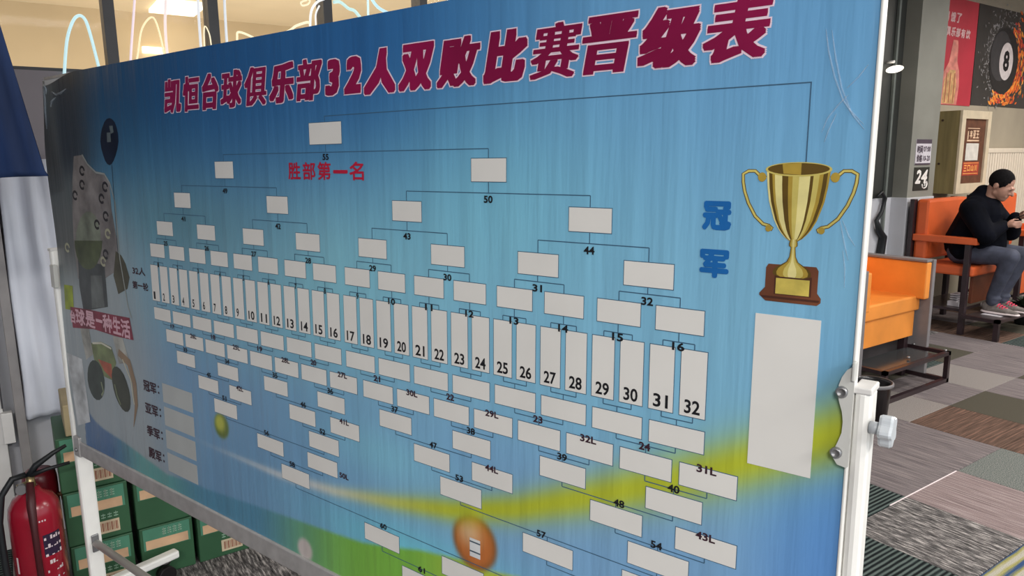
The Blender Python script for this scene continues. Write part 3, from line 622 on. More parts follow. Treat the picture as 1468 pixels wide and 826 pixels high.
for key, P, wd, c_, o_ in (('printed_string', [(.448, .375), (.4436, .25), (.44, .108)], .0012, (28, 36, 46), .0009), ('printed_outline', [(.26, .407), (.292, .378), (.343, .354), (.396, .35), (.425, .325), (.448, .27), (.4487, .1086), (.4758, -.0326), (.4918, -.0638)], .0028, (152, 158, 156), .0009),
                           ('printed_cue_sweep', [(.3884, -.182), (.451, -.2043), (.4756, -.2642), (.4779, -.3282), (.448, -.4043)], [.012, .014, .013, .009, .001], (146, 122, 98), .0009), ('printed_pale_line', [(.4121, -.1999), (.4551, -.2571), (.4645, -.3309)], .0022, (212, 204, 176), .001),
                           ('printed_pale_line', [(.2142, -.1796), (.2793, -.17), (.3435, -.178)], .003, (214, 212, 196), .001), ('printed_pale_line', [(.252, -.3), (.262, -.33), (.246, -.345)], .004, (140, 150, 120), .001), ('printed_pale_line', [(.345, -.29), (.356, -.325), (.375, -.35)], .004, (120, 130, 100), .001)):
    m = MB(); strip(m, P, wd, o_, 0); m.build(key, mat(key, c_, .4), banner)
dkp = mat('dark_scroll_print', (40, 40, 46), .4); ltp = mat('pale_scroll_print', (176, 176, 150), .4)
for i, (x, y) in enumerate([(.1858, .284), (.2504, .359), (.2418, .317), (.3938, .313), (.3648, .278), (.3823, .227), (.3862, .176), (.3607, .113), (.0929, .116), (.34, .09), (.32, .2)]):
    m = MB(); strip(m, [(x + .015 * math.cos(t), y + .012 * math.sin(t)) for t in [k * .55 for k in range(11)]], .0038, .00095, 0); m.build('printed_scroll', ltp if i in (6, 8, 9) else dkp, banner)
m = MB(); m.add([bf(x, y, .001) for x, y in ((.452, .484), (.473, .484), (.476, .466), (.458, .462))], [(0, 1, 2, 3)]); m.add([bf(x, y, .001) for x, y in ((.434, .466), (.456, .466), (.455, .44), (.431, .439))], [(0, 1, 2, 3)]); m.build('printed_highlight', mat('grey_highlight_print', (96, 108, 112), .4), banner)
rib = mat('pale_ribbon_lettering', (222, 178, 192), .4, vary=0)
for ch, a, b in zip('台球是一种生活', [(.0651, -.1312), (.107, -.1327), (.1793, -.1301), (.2534, -.1047), (.3013, -.1293), (.3666, -.1268), (.4199, -.1301)], [(.1052, -.0885), (.1749, -.078), (.2463, -.0765), (.299, -.095), (.3617, -.0728), (.4186, -.0721), (.4777, -.0734)]):
    m = MB(); put_bold(m, ch, (a[0], a[1], b[0], b[1]), bf, .0011, .0018, n=8); m.build('ribbon_character', rib, banner)
# number patch on the printed orange ball
m = MB(); rect(m, 1.786, -.3625, 1.812, -.325, bf, .0007); m.cur = 1
for y in (-.3335, -.353): rect(m, 1.786, y, 1.812, y + .003, bf, .0009)
m.build('printed_ball_label', [mat('white_ball_print', (222, 224, 226), .4), mat('grey_ball_print', (80, 96, 110), .4)], banner)
# creased clear film at the upper left corner and right edge of the banner
film = mat('creased_film', (200, 216, 232), .15, vary=.05, alpha=.22, scale=40)
def ridge(pts, wd=.0018, hgt=.003):
    m = MB(); m.tube([bf(u, e, hgt * .35) for u, e in pts], [wd * (.35 if i in (0, len(pts) - 1) else 1) for i in range(len(pts))], 6); m.build('film_crease', film, banner)
for pts in ([(2.369, .532), (2.374, .505), (2.383, .474), (2.394, .447), (2.409, .425), (2.421, .41)], [(2.376, .53), (2.383, .495), (2.392, .46), (2.404, .433), (2.42, .416)], [(2.372, .408), (2.378, .425), (2.389, .44), (2.4, .452)], [(2.398, .46), (2.41, .472), (2.42, .486)], [(2.388, .43), (2.38, .41), (2.376, .396)],
            [(2.401, .3), (2.408, .272), (2.414, .25)], [(2.404, .3), (2.413, .28), (2.421, .268)], [(2.407, .262), (2.411, .24), (2.412, .215)]): ridge(pts, .0011, .002)
for pts in ([(.09, .6), (.12, .59), (.155, .592), (.19, .602)], [(.07, .556), (.085, .572), (.115, .582)], [(.03, .618), (.035, .58), (.028, .54), (.025, .49)], [(.03, .628), (.05, .612), (.045, .595)]): ridge(pts, .004, .006)

# ------------------------------------------------------------------ left corner: curtain, plastic sheet, cartons, extinguishers
navy = mat('navy_curtain_cloth', (34, 58, 104), .8, vary=.2, scale=4, bump=.1, stretch=(3, 3, .4))
m = MB(); nu, nv = 40, 24; P = []
for j in range(nv + 1):
    t = j / nv; z = 2.75 - (2.75 - 1.53) * t
    xr = -.085 + .19 * t; xl = -1.1
    for i in range(nu + 1):
        s = i / nu; x = xl + (xr - xl) * s; dz = .012 * (s if i > nu - 8 else 0) + (-.012 if (nu - 8 < i < nu - 4) else 0)
        P.append((x, 2.6 + .035 * math.sin(s * 46 + t * 2) * (.4 + .6 * t), z + (dz * 3 if j == nv else 0)))
m.add(P, [(j * (nu + 1) + i, j * (nu + 1) + i + 1, (j + 1) * (nu + 1) + i + 1, (j + 1) * (nu + 1) + i) for j in range(nv) for i in range(nu)], True)
cu = m.build('curtain', navy); md = cu.modifiers.new('th', 'SOLIDIFY'); md.thickness = .004
tag(rebase(cu, (-.5, 2.6, 1.53)), 'dark navy cloth curtain hanging at the upper left corner, hem flaring right', 'curtain')
rail = MB(); rail.cyl((-1.2, 2.6, 2.76), (-.05, 2.6, 2.76), .012, n=10); rail.cyl((-.6, 2.6, 2.76), (-.6, 2.6, 3.3), .008, n=8); tag(rebase(rail.build('curtain_rail', steel), (-.6, 2.6, 3.3)), 'metal rail carrying the navy curtain', 'rail')
# pale wrapped sheet against the wall
pl_m = mat('milky_plastic_sheet', (226, 230, 242), .22, vary=.05, scale=3, bump=.25, stretch=(3, 3, .7), coat=.2)
m = MB(); nu, nv = 40, 50; P = []
for j in range(nv + 1):
    z = .56 + (1.62 - .56) * j / nv
    for i in range(nu + 1):
        x = -.03 + .5 * i / nu
        y = 3.5 + .012 * math.sin(x * 37 + 1.4 * math.sin(z * 6)) + .008 * math.sin(x * 90 + z * 3) + .006 * math.sin(z * 14 + x * 8)
        P.append((x, y, z))
m.add(P, [(j * (nu + 1) + i, j * (nu + 1) + i + 1, (j + 1) * (nu + 1) + i + 1, (j + 1) * (nu + 1) + i) for j in range(nv) for i in range(nu)], True)
sh_ = m.build('plastic_sheet', pl_m); md = sh_.modifiers.new('th', 'SOLIDIFY'); md.thickness = .02; md.offset = -1
tag(rebase(sh_, (.2, 3.5, .55)), 'milky white plastic sheet hung on the wall left of the banner', 'sheet')
# white door frame at the far left
t = MB(); t.box((-.3, 3.53, .0), (-.115, WY, 1.55), bev=.004); dr = struct(t.build('door_1', white_m))
MB().box((-.125, 3.5, .47), (-.085, 3.54, .6), bev=.003).build('door_hinge', white_m, dr)
MB().box((-.118, 3.51, .62), (-.112, 3.525, 1.1)).build('door_gasket', dark_fr, dr)
MB().box((-.075, 3.5, 0), (-.04, WY, 1.56), bev=.003).build('door_jamb', mat('grey_rubber_trim', (150, 146, 146), .5), dr)
# cartons
cg = mat('green_card', (50, 92, 62), .55, vary=.08, scale=5); cg2 = mat('pale_green_card', (78, 138, 112), .55, vary=.08, scale=6)
tanl = mat('tan_label', (214, 176, 140), .6, vary=.08); orl = mat('orange_label', (208, 190, 160), .6); orb = mat('red_brown_bars', (140, 66, 48), .6); pale = mat('pale_green_lettering', (150, 184, 160), .6)
def carton(x, z, w_, h_, label_, lab=True, text=True, y=2.95, tint=cg):
    t = thing('carton', label_, 'box', (x + w_ / 2, y + .15, z), 'green cartons stacked on the floor behind the board')
    MB().box((x, y, z), (x + w_, y + .3, z + h_), bev=.004).build('body', tint, t)
    if not text: return t
    fr = lambda a, b, o: Vector((x + a * w_, y - .0006 - o, z + b * h_))
    m = MB(); rect(m, .06, .55, .94, .97, fr, .0003); m.build('lid_band', cg2, t)
    m = MB(); rect(m, .1, .56, .9, .74, fr, .0008); m.build('tan_strip', tanl, t)
    m = MB(); 
    for i in range(4):
        for q in range(3): rect(m, .42 + .1 * i, .8 + .045 * q, .49 + .1 * i, .82 + .045 * q, fr, .0009)
        rect(m, .44 + .1 * i, .79, .455 + .1 * i, .93, fr, .0009)
    m.build('printed_mark', pale, t)
    if lab:
        m = MB(); rect(m, .42, .1, .82, .34, fr, .0008); m.cur = 1
        for i in range(14): rect(m, .47 + .024 * i, .14, .47 + .024 * i + (.008 if i % 3 else .016), .3, fr, .0012)
        m.build('barcode_label', [orl, orb], t)
        m = MB()
        for i in range(4):
            for q in range(2): rect(m, .44 + .1 * i, .39 + .05 * q, .51 + .1 * i, .41 + .05 * q, fr, .0009)
            rect(m, .47 + .1 * i, .38, .48 + .1 * i, .48, fr, .0009)
        m.build('printed_mark', pale, t)
    return t
carton(.045, .0, .205, .208, 'green carton with tan strip at the bottom of the left stack, behind the post')
carton(.042, .211, .207, .208, 'green carton with barcode label in the middle of the left stack')
carton(.04, .422, .205, .208, 'green carton near the top of the left stack, mostly hidden by the board corner')
tc_ = MB().box((.075, 2.95, .633), (.235, 3.2, .75), bev=.004).build('carton', mat('plain_kraft_card', (176, 160, 124), .65, vary=.05)); tag(rebase(tc_, (.155, 3.07, .633)), 'small plain kraft carton on top of the left green stack', 'box')
carton(.272, .0, .19, .208, 'green carton with long tan strip at the bottom of the middle stack', lab=False)
carton(.268, .211, .195, .208, 'upper green carton of the middle stack, half hidden by the rail', lab=False)
carton(.478, .0, .205, .208, 'rightmost green carton on the floor with an orange barcode label')
# fire extinguishers
exr = mat('red_enamel', (150, 16, 40), .25, vary=.06, coat=.5); exd = mat('dark_red_enamel', (104, 14, 28), .35, vary=.1); rub = mat('black_rubber', (22, 26, 30), .5)  # rear cylinder has its own darker, duller red
brass = mat('brass_valve', (168, 150, 110), .3, .8)
def extinguisher(x, y, label_, hose=True, red=exr, hgt=.462):
    t = thing('fire_extinguisher', label_, 'extinguisher', (x, y, 0)); r = .079
    MB().lathe([(0, .0), (r * .9, .0), (r, .012), (r, hgt - .05), (r * .95, hgt - .02), (r * .75, hgt + .01), (.03, hgt + .03), (.022, hgt + .045), (0, hgt + .045)], (x, y, 0), n=32).build('cylinder', red, t)
    m = MB(); m.cyl((x, y, hgt + .03), (x, y, hgt + .085), .016, .013, n=14); m.cyl((x - .04, y - .01, hgt + .055), (x, y, hgt + .06), .009, n=10); m.build('valve', brass, t)
    m = MB(); m.tube([(x - .005, y, hgt + .08), (x + .02, y, hgt + .115), (x + .075, y - .005, hgt + .15), (x + .115, y - .005, hgt + .168)], [.012, .011, .008, .006], 8); m.build('carry_handle', rub, t)
    m = MB(); m.tube([(x, y - .005, hgt + .085), (x + .05, y - .01, hgt + .098), (x + .12, y - .01, hgt + .105)], [.009, .007, .006], 8); m.build('squeeze_lever', rub, t)
    MB().cyl((x - .026, y - .012, hgt + .05), (x - .029, y - .03, hgt + .05), .017, n=18).build('pressure_gauge', steel, t)
    if hose:
        m = MB(); m.tube([(x - .012, y, hgt + .09), (x - .05, y - .01, hgt + .088), (x - .085, y - .02, hgt + .04), (x - .1, y - .03, hgt - .05), (x - .1, y - .04, hgt - .2), (x - .092, y - .04, hgt - .34), (x - .086, y - .03, .06)], .0105, 10); m.build('hose', rub, t)
        m = MB(); m.tube([(x - .002, y - .03, hgt + .07), (x - .006, y - .07, hgt), (x - .006, y - r - .012, hgt - .08), (x - .004, y - r - .012, .05)], [.012, .014, .01, .01], 8); m.build('strap', mat('dark_red_strap', (70, 20, 26), .5), t)
    def cf(a, z, o):
        ang = math.radians(-90 + a); return Vector((x + math.cos(ang) * (r + .0008 + o), y + math.sin(ang) * (r + .0008 + o), z))
    def curved(mb, a0, z0, a1, z1, o=0):
        n_ = 6; V_ = [cf(a0 + (a1 - a0) * i / n_, z, o) for z in (z0, z1) for i in range(n_ + 1)]
        mb.add(V_, [(i, i + 1, n_ + 2 + i, n_ + 1 + i) for i in range(n_)])
    m = MB(); curved(m, 10, hgt - .19, 52, hgt - .11); m.build('blue_label', mat('dark_blue_label', (44, 30, 56), .4), t)
    m = MB(); random.seed(3)
    for q in range(9):
        zz = hgt - .13 - .03 * q
        for a in range(12, 50, 7):
            if random.random() < .72: curved(m, a, zz, a + random.uniform(3, 6), zz + random.choice((.004, .009, .014)), .0004)
    for a in (6, 12, 18): curved(m, a, hgt - .06, a + 3, hgt - .054, .0004)
    m.build('white_lettering', mat('white_label_print', (216, 200, 204), .5), t)['kind'] = 'stuff'
    m = MB(); curved(m, -58, hgt - .24, -52, hgt - .18); m.build('side_label', mat('white_side_label', (226, 206, 210), .5), t); return t
extinguisher(-.045, 2.875, 'red fire extinguisher with black hose in the lower left corner, the nearer one')
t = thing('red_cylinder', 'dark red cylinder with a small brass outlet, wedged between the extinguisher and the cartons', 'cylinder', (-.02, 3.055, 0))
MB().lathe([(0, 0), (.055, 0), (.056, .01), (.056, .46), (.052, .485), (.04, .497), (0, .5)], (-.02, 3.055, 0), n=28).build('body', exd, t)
m = MB(); m.cyl((.03, 3.02, .4), (.05, 2.995, .405), .008, n=10); m.cyl((.045, 3.0, .385), (.045, 3.0, .42), .007, n=10); m.build('outlet', brass, t)

# ------------------------------------------------------------------ neon tubes on the windows
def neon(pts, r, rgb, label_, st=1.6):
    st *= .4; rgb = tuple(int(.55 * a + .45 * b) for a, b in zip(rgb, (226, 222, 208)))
    m = MB(); Q = []
    P = [Vector(p) for p in pts]
    for i in range(len(P) - 1):     # Catmull-Rom
        a, b, c, d_ = P[max(i - 1, 0)], P[i], P[i + 1], P[min(i + 2, len(P) - 1)]
        for k in range(5):
            t = k / 5; Q.append(.5 * ((2 * b) + (c - a) * t + (2 * a - 5 * b + 4 * c - d_) * t * t + (3 * b - a - 3 * c + d_) * t ** 3))
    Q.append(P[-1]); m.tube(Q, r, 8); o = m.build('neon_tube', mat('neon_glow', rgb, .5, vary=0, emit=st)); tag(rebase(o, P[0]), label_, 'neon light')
Yn = 3.583
def nx(pts, dz=0): return [(x * 1.023, Yn, (z - 1.6) * 1.023 + 1.6 + dz) for x, z in pts]
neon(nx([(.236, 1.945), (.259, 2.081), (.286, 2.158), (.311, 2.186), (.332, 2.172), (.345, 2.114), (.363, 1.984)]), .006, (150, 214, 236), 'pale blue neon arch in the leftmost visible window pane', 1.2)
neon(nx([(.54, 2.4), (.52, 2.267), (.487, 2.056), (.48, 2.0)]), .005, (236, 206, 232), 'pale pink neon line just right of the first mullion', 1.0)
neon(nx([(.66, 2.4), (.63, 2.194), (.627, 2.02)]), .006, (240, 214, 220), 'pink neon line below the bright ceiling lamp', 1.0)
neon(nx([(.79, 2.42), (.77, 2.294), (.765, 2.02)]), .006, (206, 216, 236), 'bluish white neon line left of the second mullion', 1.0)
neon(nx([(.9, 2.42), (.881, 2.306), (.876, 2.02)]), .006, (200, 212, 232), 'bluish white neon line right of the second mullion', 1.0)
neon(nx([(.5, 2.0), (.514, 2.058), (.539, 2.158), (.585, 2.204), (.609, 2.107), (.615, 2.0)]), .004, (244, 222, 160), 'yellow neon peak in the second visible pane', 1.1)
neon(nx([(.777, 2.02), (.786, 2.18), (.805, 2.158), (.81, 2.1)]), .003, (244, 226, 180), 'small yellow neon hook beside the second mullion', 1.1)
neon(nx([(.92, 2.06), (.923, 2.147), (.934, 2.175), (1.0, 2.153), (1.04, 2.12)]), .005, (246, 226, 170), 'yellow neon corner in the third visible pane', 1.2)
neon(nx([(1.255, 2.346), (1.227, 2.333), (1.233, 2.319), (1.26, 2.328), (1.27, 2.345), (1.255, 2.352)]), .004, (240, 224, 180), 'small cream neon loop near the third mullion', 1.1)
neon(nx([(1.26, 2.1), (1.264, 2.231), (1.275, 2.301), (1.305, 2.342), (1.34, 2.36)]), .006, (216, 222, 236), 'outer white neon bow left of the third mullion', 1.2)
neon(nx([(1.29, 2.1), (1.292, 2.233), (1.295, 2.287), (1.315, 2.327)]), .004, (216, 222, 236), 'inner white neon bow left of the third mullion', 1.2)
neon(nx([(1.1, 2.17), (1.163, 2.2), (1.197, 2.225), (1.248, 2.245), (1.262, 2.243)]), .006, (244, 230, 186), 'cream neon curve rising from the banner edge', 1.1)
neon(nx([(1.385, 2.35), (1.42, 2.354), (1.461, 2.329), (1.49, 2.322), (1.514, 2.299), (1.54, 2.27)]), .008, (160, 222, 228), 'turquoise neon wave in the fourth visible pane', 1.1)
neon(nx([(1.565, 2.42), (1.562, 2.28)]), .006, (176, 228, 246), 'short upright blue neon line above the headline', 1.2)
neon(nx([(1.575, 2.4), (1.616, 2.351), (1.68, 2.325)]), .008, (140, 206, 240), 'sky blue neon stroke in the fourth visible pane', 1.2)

# ------------------------------------------------------------------ right side: wall pieces
def wf(y0):
    return lambda x, z, o: Vector((x, y0 - o, z))
# red poster and ball poster
t = thing('red_poster', 'red upright poster with white slogan and pale bottle picture above the notice cabinet', 'poster', (8.35, WR, 2.1)); fr = wf(WR - .006)
MB().box((7.99, WR - .005, 2.105), (8.71, WR, 3.17)).build('poster_panel', mat('red_print', (196, 56, 74), .35, vary=.12, scale=1.2), t)
m = MB()
for ch, x in (('饿', 8.12), ('了', 8.245)): put_bold(m, ch, (x, 2.93, x + .105, 3.03), fr, .001, .004, .15, n=6)
put_bold(m, '渴', (7.985, 2.93, 8.09, 3.03), fr, .001, .004, .15, n=6)
for i, ch in enumerate('俱乐部有饮'): put_bold(m, ch, (8.04 + .108 * i, 2.79, 8.138 + .108 * i, 2.885), fr, .001, .004, .15, n=6)
m.build('poster_lettering', mat('pale_pink_print', (226, 186, 188), .5), t)
m = MB(); B = [(8.04, 2.11), (8.02, 2.3), (8.06, 2.42), (8.16, 2.53), (8.21, 2.72), (8.22, 2.76), (8.32, 2.76), (8.335, 2.7), (8.34, 2.55), (8.4, 2.45), (8.42, 2.3), (8.4, 2.11)]
m.add([fr(x, z, .001) for x, z in B], [tuple(range(len(B)))]); m.cur = 1
m.add([fr(x, z, .0015) for x, z in ((8.08, 2.12), (8.1, 2.36), (8.2, 2.46), (8.32, 2.46), (8.36, 2.3), (8.34, 2.12))], [tuple(range(6))]); m.cur = 2
for x in (8.13, 8.21, 8.3): rect(m, x, 2.13, x + .02, 2.43, fr, .002)
m.build('poster_picture', [mat('rose_picture_print', (214, 132, 120), .5, vary=.2, scale=9), mat('amber_picture_print', (204, 160, 110), .5, vary=.2, scale=14), mat('brown_picture_print', (168, 96, 72), .5)], t)
t = thing('ball_poster', 'black poster of an eight ball bursting in water and orange flames', 'poster', (9.5, WR, 2.1))
MB().box((8.72, WR - .007, 2.12), (10.35, WR - .001, 3.17)).build('poster_panel', mat('black_poster_print', (62, 60, 60), .35, vary=.15, scale=2), t)
random.seed(11); fr = wf(WR - .007)
cx_, cz_ = 9.42, 2.62
m = MB()
for k in range(240):
    a = random.uniform(.7, 4.6); rr = .37 + abs(random.gauss(0, .1)); s = random.uniform(.006, .022)
    x, z = cx_ + rr * math.cos(a), cz_ + rr * 1.02 * math.sin(a); q = random.uniform(0, 6)
    m.add([fr(x + s * 1.6 * math.cos(q), z + s * 1.6 * math.sin(q), .001), fr(x + s * .4 * math.cos(q + 1.6), z + s * .4 * math.sin(q + 1.6), .001), fr(x - s * math.cos(q), z - s * math.sin(q), .001), fr(x - s * .4 * math.cos(q + 1.6), z - s * .4 * math.sin(q + 1.6), .001)], [(0, 1, 2, 3)])
o = m.build('water_splash_print', mat('grey_splash_print', (150, 148, 150), .5, vary=.2), t); o['kind'] = 'stuff'
m = MB()
for k in range(420):
    a = random.uniform(-2.1, 1.1); rr = .35 + abs(random.gauss(0, .13)); s = random.uniform(.012, .05); m.cur = random.choice((0, 0, 1, 2))
    x, z = cx_ + rr * math.cos(a), cz_ + rr * 1.02 * math.sin(a); q = a + 1.57 + random.uniform(-.5, .5)
    if x > 10.3 or z < 2.15: continue
    ww = .4; m.add([fr(x + s * math.cos(q), z + s * math.sin(q), .001 + k * 1e-6), fr(x + s * ww * math.cos(q + 1.6), z + s * ww * math.sin(q + 1.6), .001 + k * 1e-6), fr(x - s * math.cos(q), z - s * math.sin(q), .001 + k * 1e-6), fr(x - s * ww * math.cos(q + 1.6), z - s * ww * math.sin(q + 1.6), .001 + k * 1e-6)], [(0, 1, 2, 3)])
o = m.build('flame_print', [mat('orange_flame_print', (232, 108, 44), .5, vary=.15), mat('red_flame_print', (190, 60, 56), .5), mat('yellow_flame_print', (244, 160, 70), .5)], t); o['kind'] = 'stuff'
m = MB(); m.add([fr(cx_ + .355 * math.cos(a), cz_ + .36 * math.sin(a), .003) for a in [k * math.pi / 20 for k in range(40)]], [tuple(range(40))]); m.cur = 1
m.add([fr(cx_ - .09 + .25 * math.cos(a), cz_ + .05 + .27 * math.sin(a), .0033) for a in [k * math.pi / 20 for k in range(40)]], [tuple(range(40))]); m.build('printed_ball', [mat('dark_ball_print', (40, 40, 44), .3), mat('dark_ball_sheen_print', (66, 66, 70), .3)], t)
m = MB(); m.add([fr(9.47 + .17 * math.cos(a), 2.62 + .205 * math.sin(a), .004) for a in [k * math.pi / 16 for k in range(32)]], [tuple(range(32))]); m.cur = 1
put_bold(m, '8', (9.395, 2.51, 9.545, 2.74), fr, .005, .012, n=8); m.build('printed_number', [mat('white_disc_print', (214, 206, 208), .4), ink], t)
# notice cabinet
t = thing('notice_cabinet', 'wooden wall cabinet with cream front frame and brown notices inside', 'cabinet', (8.1, WR, 1.2))
oak = mat('olive_wood_board', (128, 116, 78), .55, vary=.14, scale=3, stretch=(6, 6, .5)); cream = mat('cream_frame_paint', (206, 192, 166), .5, vary=.04)
MB().box((7.8, 3.52, 1.2), (8.43, WR, 2.02), bev=.003).build('body', oak, t)
for b_ in (((7.8, 3.495, 1.2), (7.88, 3.52, 2.02)), ((8.36, 3.495, 1.2), (8.43, 3.52, 2.02)), ((7.88, 3.495, 1.94), (8.36, 3.52, 2.02)), ((7.88, 3.495, 1.2), (8.36, 3.52, 1.3))): MB().box(*b_, bev=.003).build('frame_rail', cream, t)
fr = wf(3.517)
m = MB(); rect(m, 7.88, 1.3, 8.36, 1.94, fr, 0); m.build('backing', mat('brown_backing', (96, 58, 40), .5, vary=.15), t)
m = MB(); rect(m, 7.98, 1.72, 8.24, 1.735, fr, .001); rect(m, 7.98, 1.845, 8.24, 1.852, fr, .001)
for i in range(3): put_bold(m, '丰亚王'[i], (8.03 + .07 * i, 1.75, 8.09 + .07 * i, 1.83), fr, .001, .003, n=5)
rect(m, 7.985, 1.74, 8.005, 1.82, fr, .001); m.build('notice_lettering', mat('cream_lettering', (222, 190, 160), .5), t)
m = MB(); rect(m, 7.97, 1.53, 8.24, 1.7, fr, .002, .002); m.build('white_notice', mat('white_notice_paper', (212, 208, 200), .6), t)
m = MB(); rect(m, 7.94, 1.38, 8.29, 1.515, fr, .001); m.build('red_notice', mat('dark_red_notice', (168, 60, 44), .5), t)
m = MB(); rect(m, 7.955, 1.395, 8.275, 1.402, fr, .002); rect(m, 7.955, 1.5, 8.275, 1.506, fr, .002)
for i in range(4): put_bold(m, '生日会员'[i] if False else '三口山川'[i], (7.965 + .075 * i, 1.42, 8.025 + .075 * i, 1.485), fr, .002, .003, n=5)
m.build('notice_lettering', mat('orange_lettering', (240, 170, 90), .5), t)
for z in (1.93, 1.5, 1.62): MB().cyl((7.8, 3.68 if z != 1.62 else 3.8, z), (7.792, 3.68 if z != 1.62 else 3.8, z), .011, n=10).build('wood_knot', mat('dark_knot', (52, 34, 24), .6), t)
# stickers on the pilaster
fr = wf(3.499)
t = thing('price_sign', 'small white sign with grey header and dark lettering on the pilaster, above the other sign', 'sign', (7.09, 3.5, 1.53))
MB().box((6.955, 3.494, 1.5), (7.235, 3.5, 1.735)).build('sign_panel', mat('white_sign_panel', (208, 204, 212), .5), t)
fr = wf(3.4935)
m = MB(); rect(m, 6.955, 1.695, 7.235, 1.735, fr, 0); rect(m, 6.955, 1.5, 7.235, 1.515, fr, 0)
put_bold(m, '时间', (6.975, 1.605, 7.075, 1.68), fr, .001, .003, n=5); put_bold(m, '07:00', (7.09, 1.62, 7.22, 1.67), fr, .001, .002, n=5)
put_bold(m, '价格', (6.975, 1.525, 7.075, 1.595), fr, .001, .003, n=5); put_bold(m, '10-20', (7.09, 1.535, 7.22, 1.585), fr, .001, .002, n=5)
m.build('sign_lettering', mat('plum_lettering', (74, 62, 76), .5), t)
t = thing('black_24h_sign', 'square black sign reading 24 in white numerals on the pilaster', 'sign', (7.09, 3.5, 1.26))
MB().box((6.96, 3.494, 1.262), (7.235, 3.5, 1.477)).build('sign_panel', mat('black_sign_panel', (36, 38, 36), .4), t)
m = MB(); put_bold(m, '2', (6.98, 1.325, 7.085, 1.455), fr, .001, .007, .2, n=8); put_bold(m, '4', (7.085, 1.325, 7.2, 1.455), fr, .0015, .007, .2, n=8)
put_bold(m, 'h', (7.15, 1.3, 7.2, 1.36), fr, .002, .003, .2, n=6); strip_pts = [(7.11, 1.32), (7.12, 1.29), (7.15, 1.278), (7.19, 1.29), (7.205, 1.32), (7.19, 1.345)]
m.tube([fr(x, z, .002) for x, z in strip_pts], .006, 6)
m.build('sign_lettering', mat('white_lettering', (232, 230, 226), .5), t)
# radiator
t = thing('radiator', 'cream ribbed wall radiator behind the seated man', 'radiator', (9.7, WR - .06, .7)); rad = mat('cream_radiator_enamel', (226, 214, 196), .4, vary=.02)
for i in range(22):
    x = 9.02 + .062 * i
    MB().box((x, WR - .115, .72), (x + .04, WR - .035, 1.63), bev=.016).build('rib', rad, t)
MB().box((9.0, WR - .12, 1.6), (10.38, WR - .02, 1.655), bev=.01).build('top_grille', rad, t)
MB().box((9.0, WR - .1, .74), (10.38, WR - .04, .79), bev=.008).build('bottom_header', rad, t)
struct(MB().box((8.5, WR - .025, 1.02), (12, WR, 1.05)).build('trim_4', cream))
# dark wall bits left of the pilaster
t = thing('light_gleam', 'small bright gleam of light, put in as a glowing lamp shape on the dark wall just right of the board frame', 'lamp', (6.6, 3.64, 2.36))  # glowing stand-in for a gleam of light; the fixture is added
MB().cyl((6.6, 3.64, 2.41), (6.6, 3.57, 2.41), .012, n=10).build('stand_in_arm', white_m, t)
m = MB(); m.ell((6.56, 3.54, 2.34), (.1, .06, .03), Euler((0, -.2, 0))); m.build('gleam_body', lampm, t)
m = MB(); m.tube([(x - .44, 3.6, z) for x, z in ((6.98, 1.22), (7.05, 1.26), (7.12, 1.2), (7.08, 1.08), (7.0, 1.0), (7.06, .9), (7.14, .84), (7.1, .6), (7.08, .3), (7.08, .04))], [.01, .016, .018, .018, .02, .03, .035, .038, .036, .03], 8)
tag(rebase(m.build('black_bag_strap', rub), (6.64, 3.6, 0)), 'black strap and bag hanging on the pale wall left of the pilaster', 'bag')

# ------------------------------------------------------------------ waste bin behind the post
t = thing('waste_bin', 'small round black waste bin on the carpet behind the right post', 'bin', (4.1, 2.2, 0))
MB().lathe([(0, .004), (.085, .004), (.088, .0), (.105, .26), (.112, .268), (.112, .275), (.104, .275), (.1, .262), (.083, .01), (0, .01)], (4.1, 2.2, 0), n=32).build('tub', black_m, t)
MB().lathe([(.1125, .255), (.1165, .258), (.1165, .274), (.1125, .277), (.108, .277)], (4.1, 2.2, 0), n=32).build('rim_ring', mat('grey_bin_rim', (120, 118, 120), .35), t)

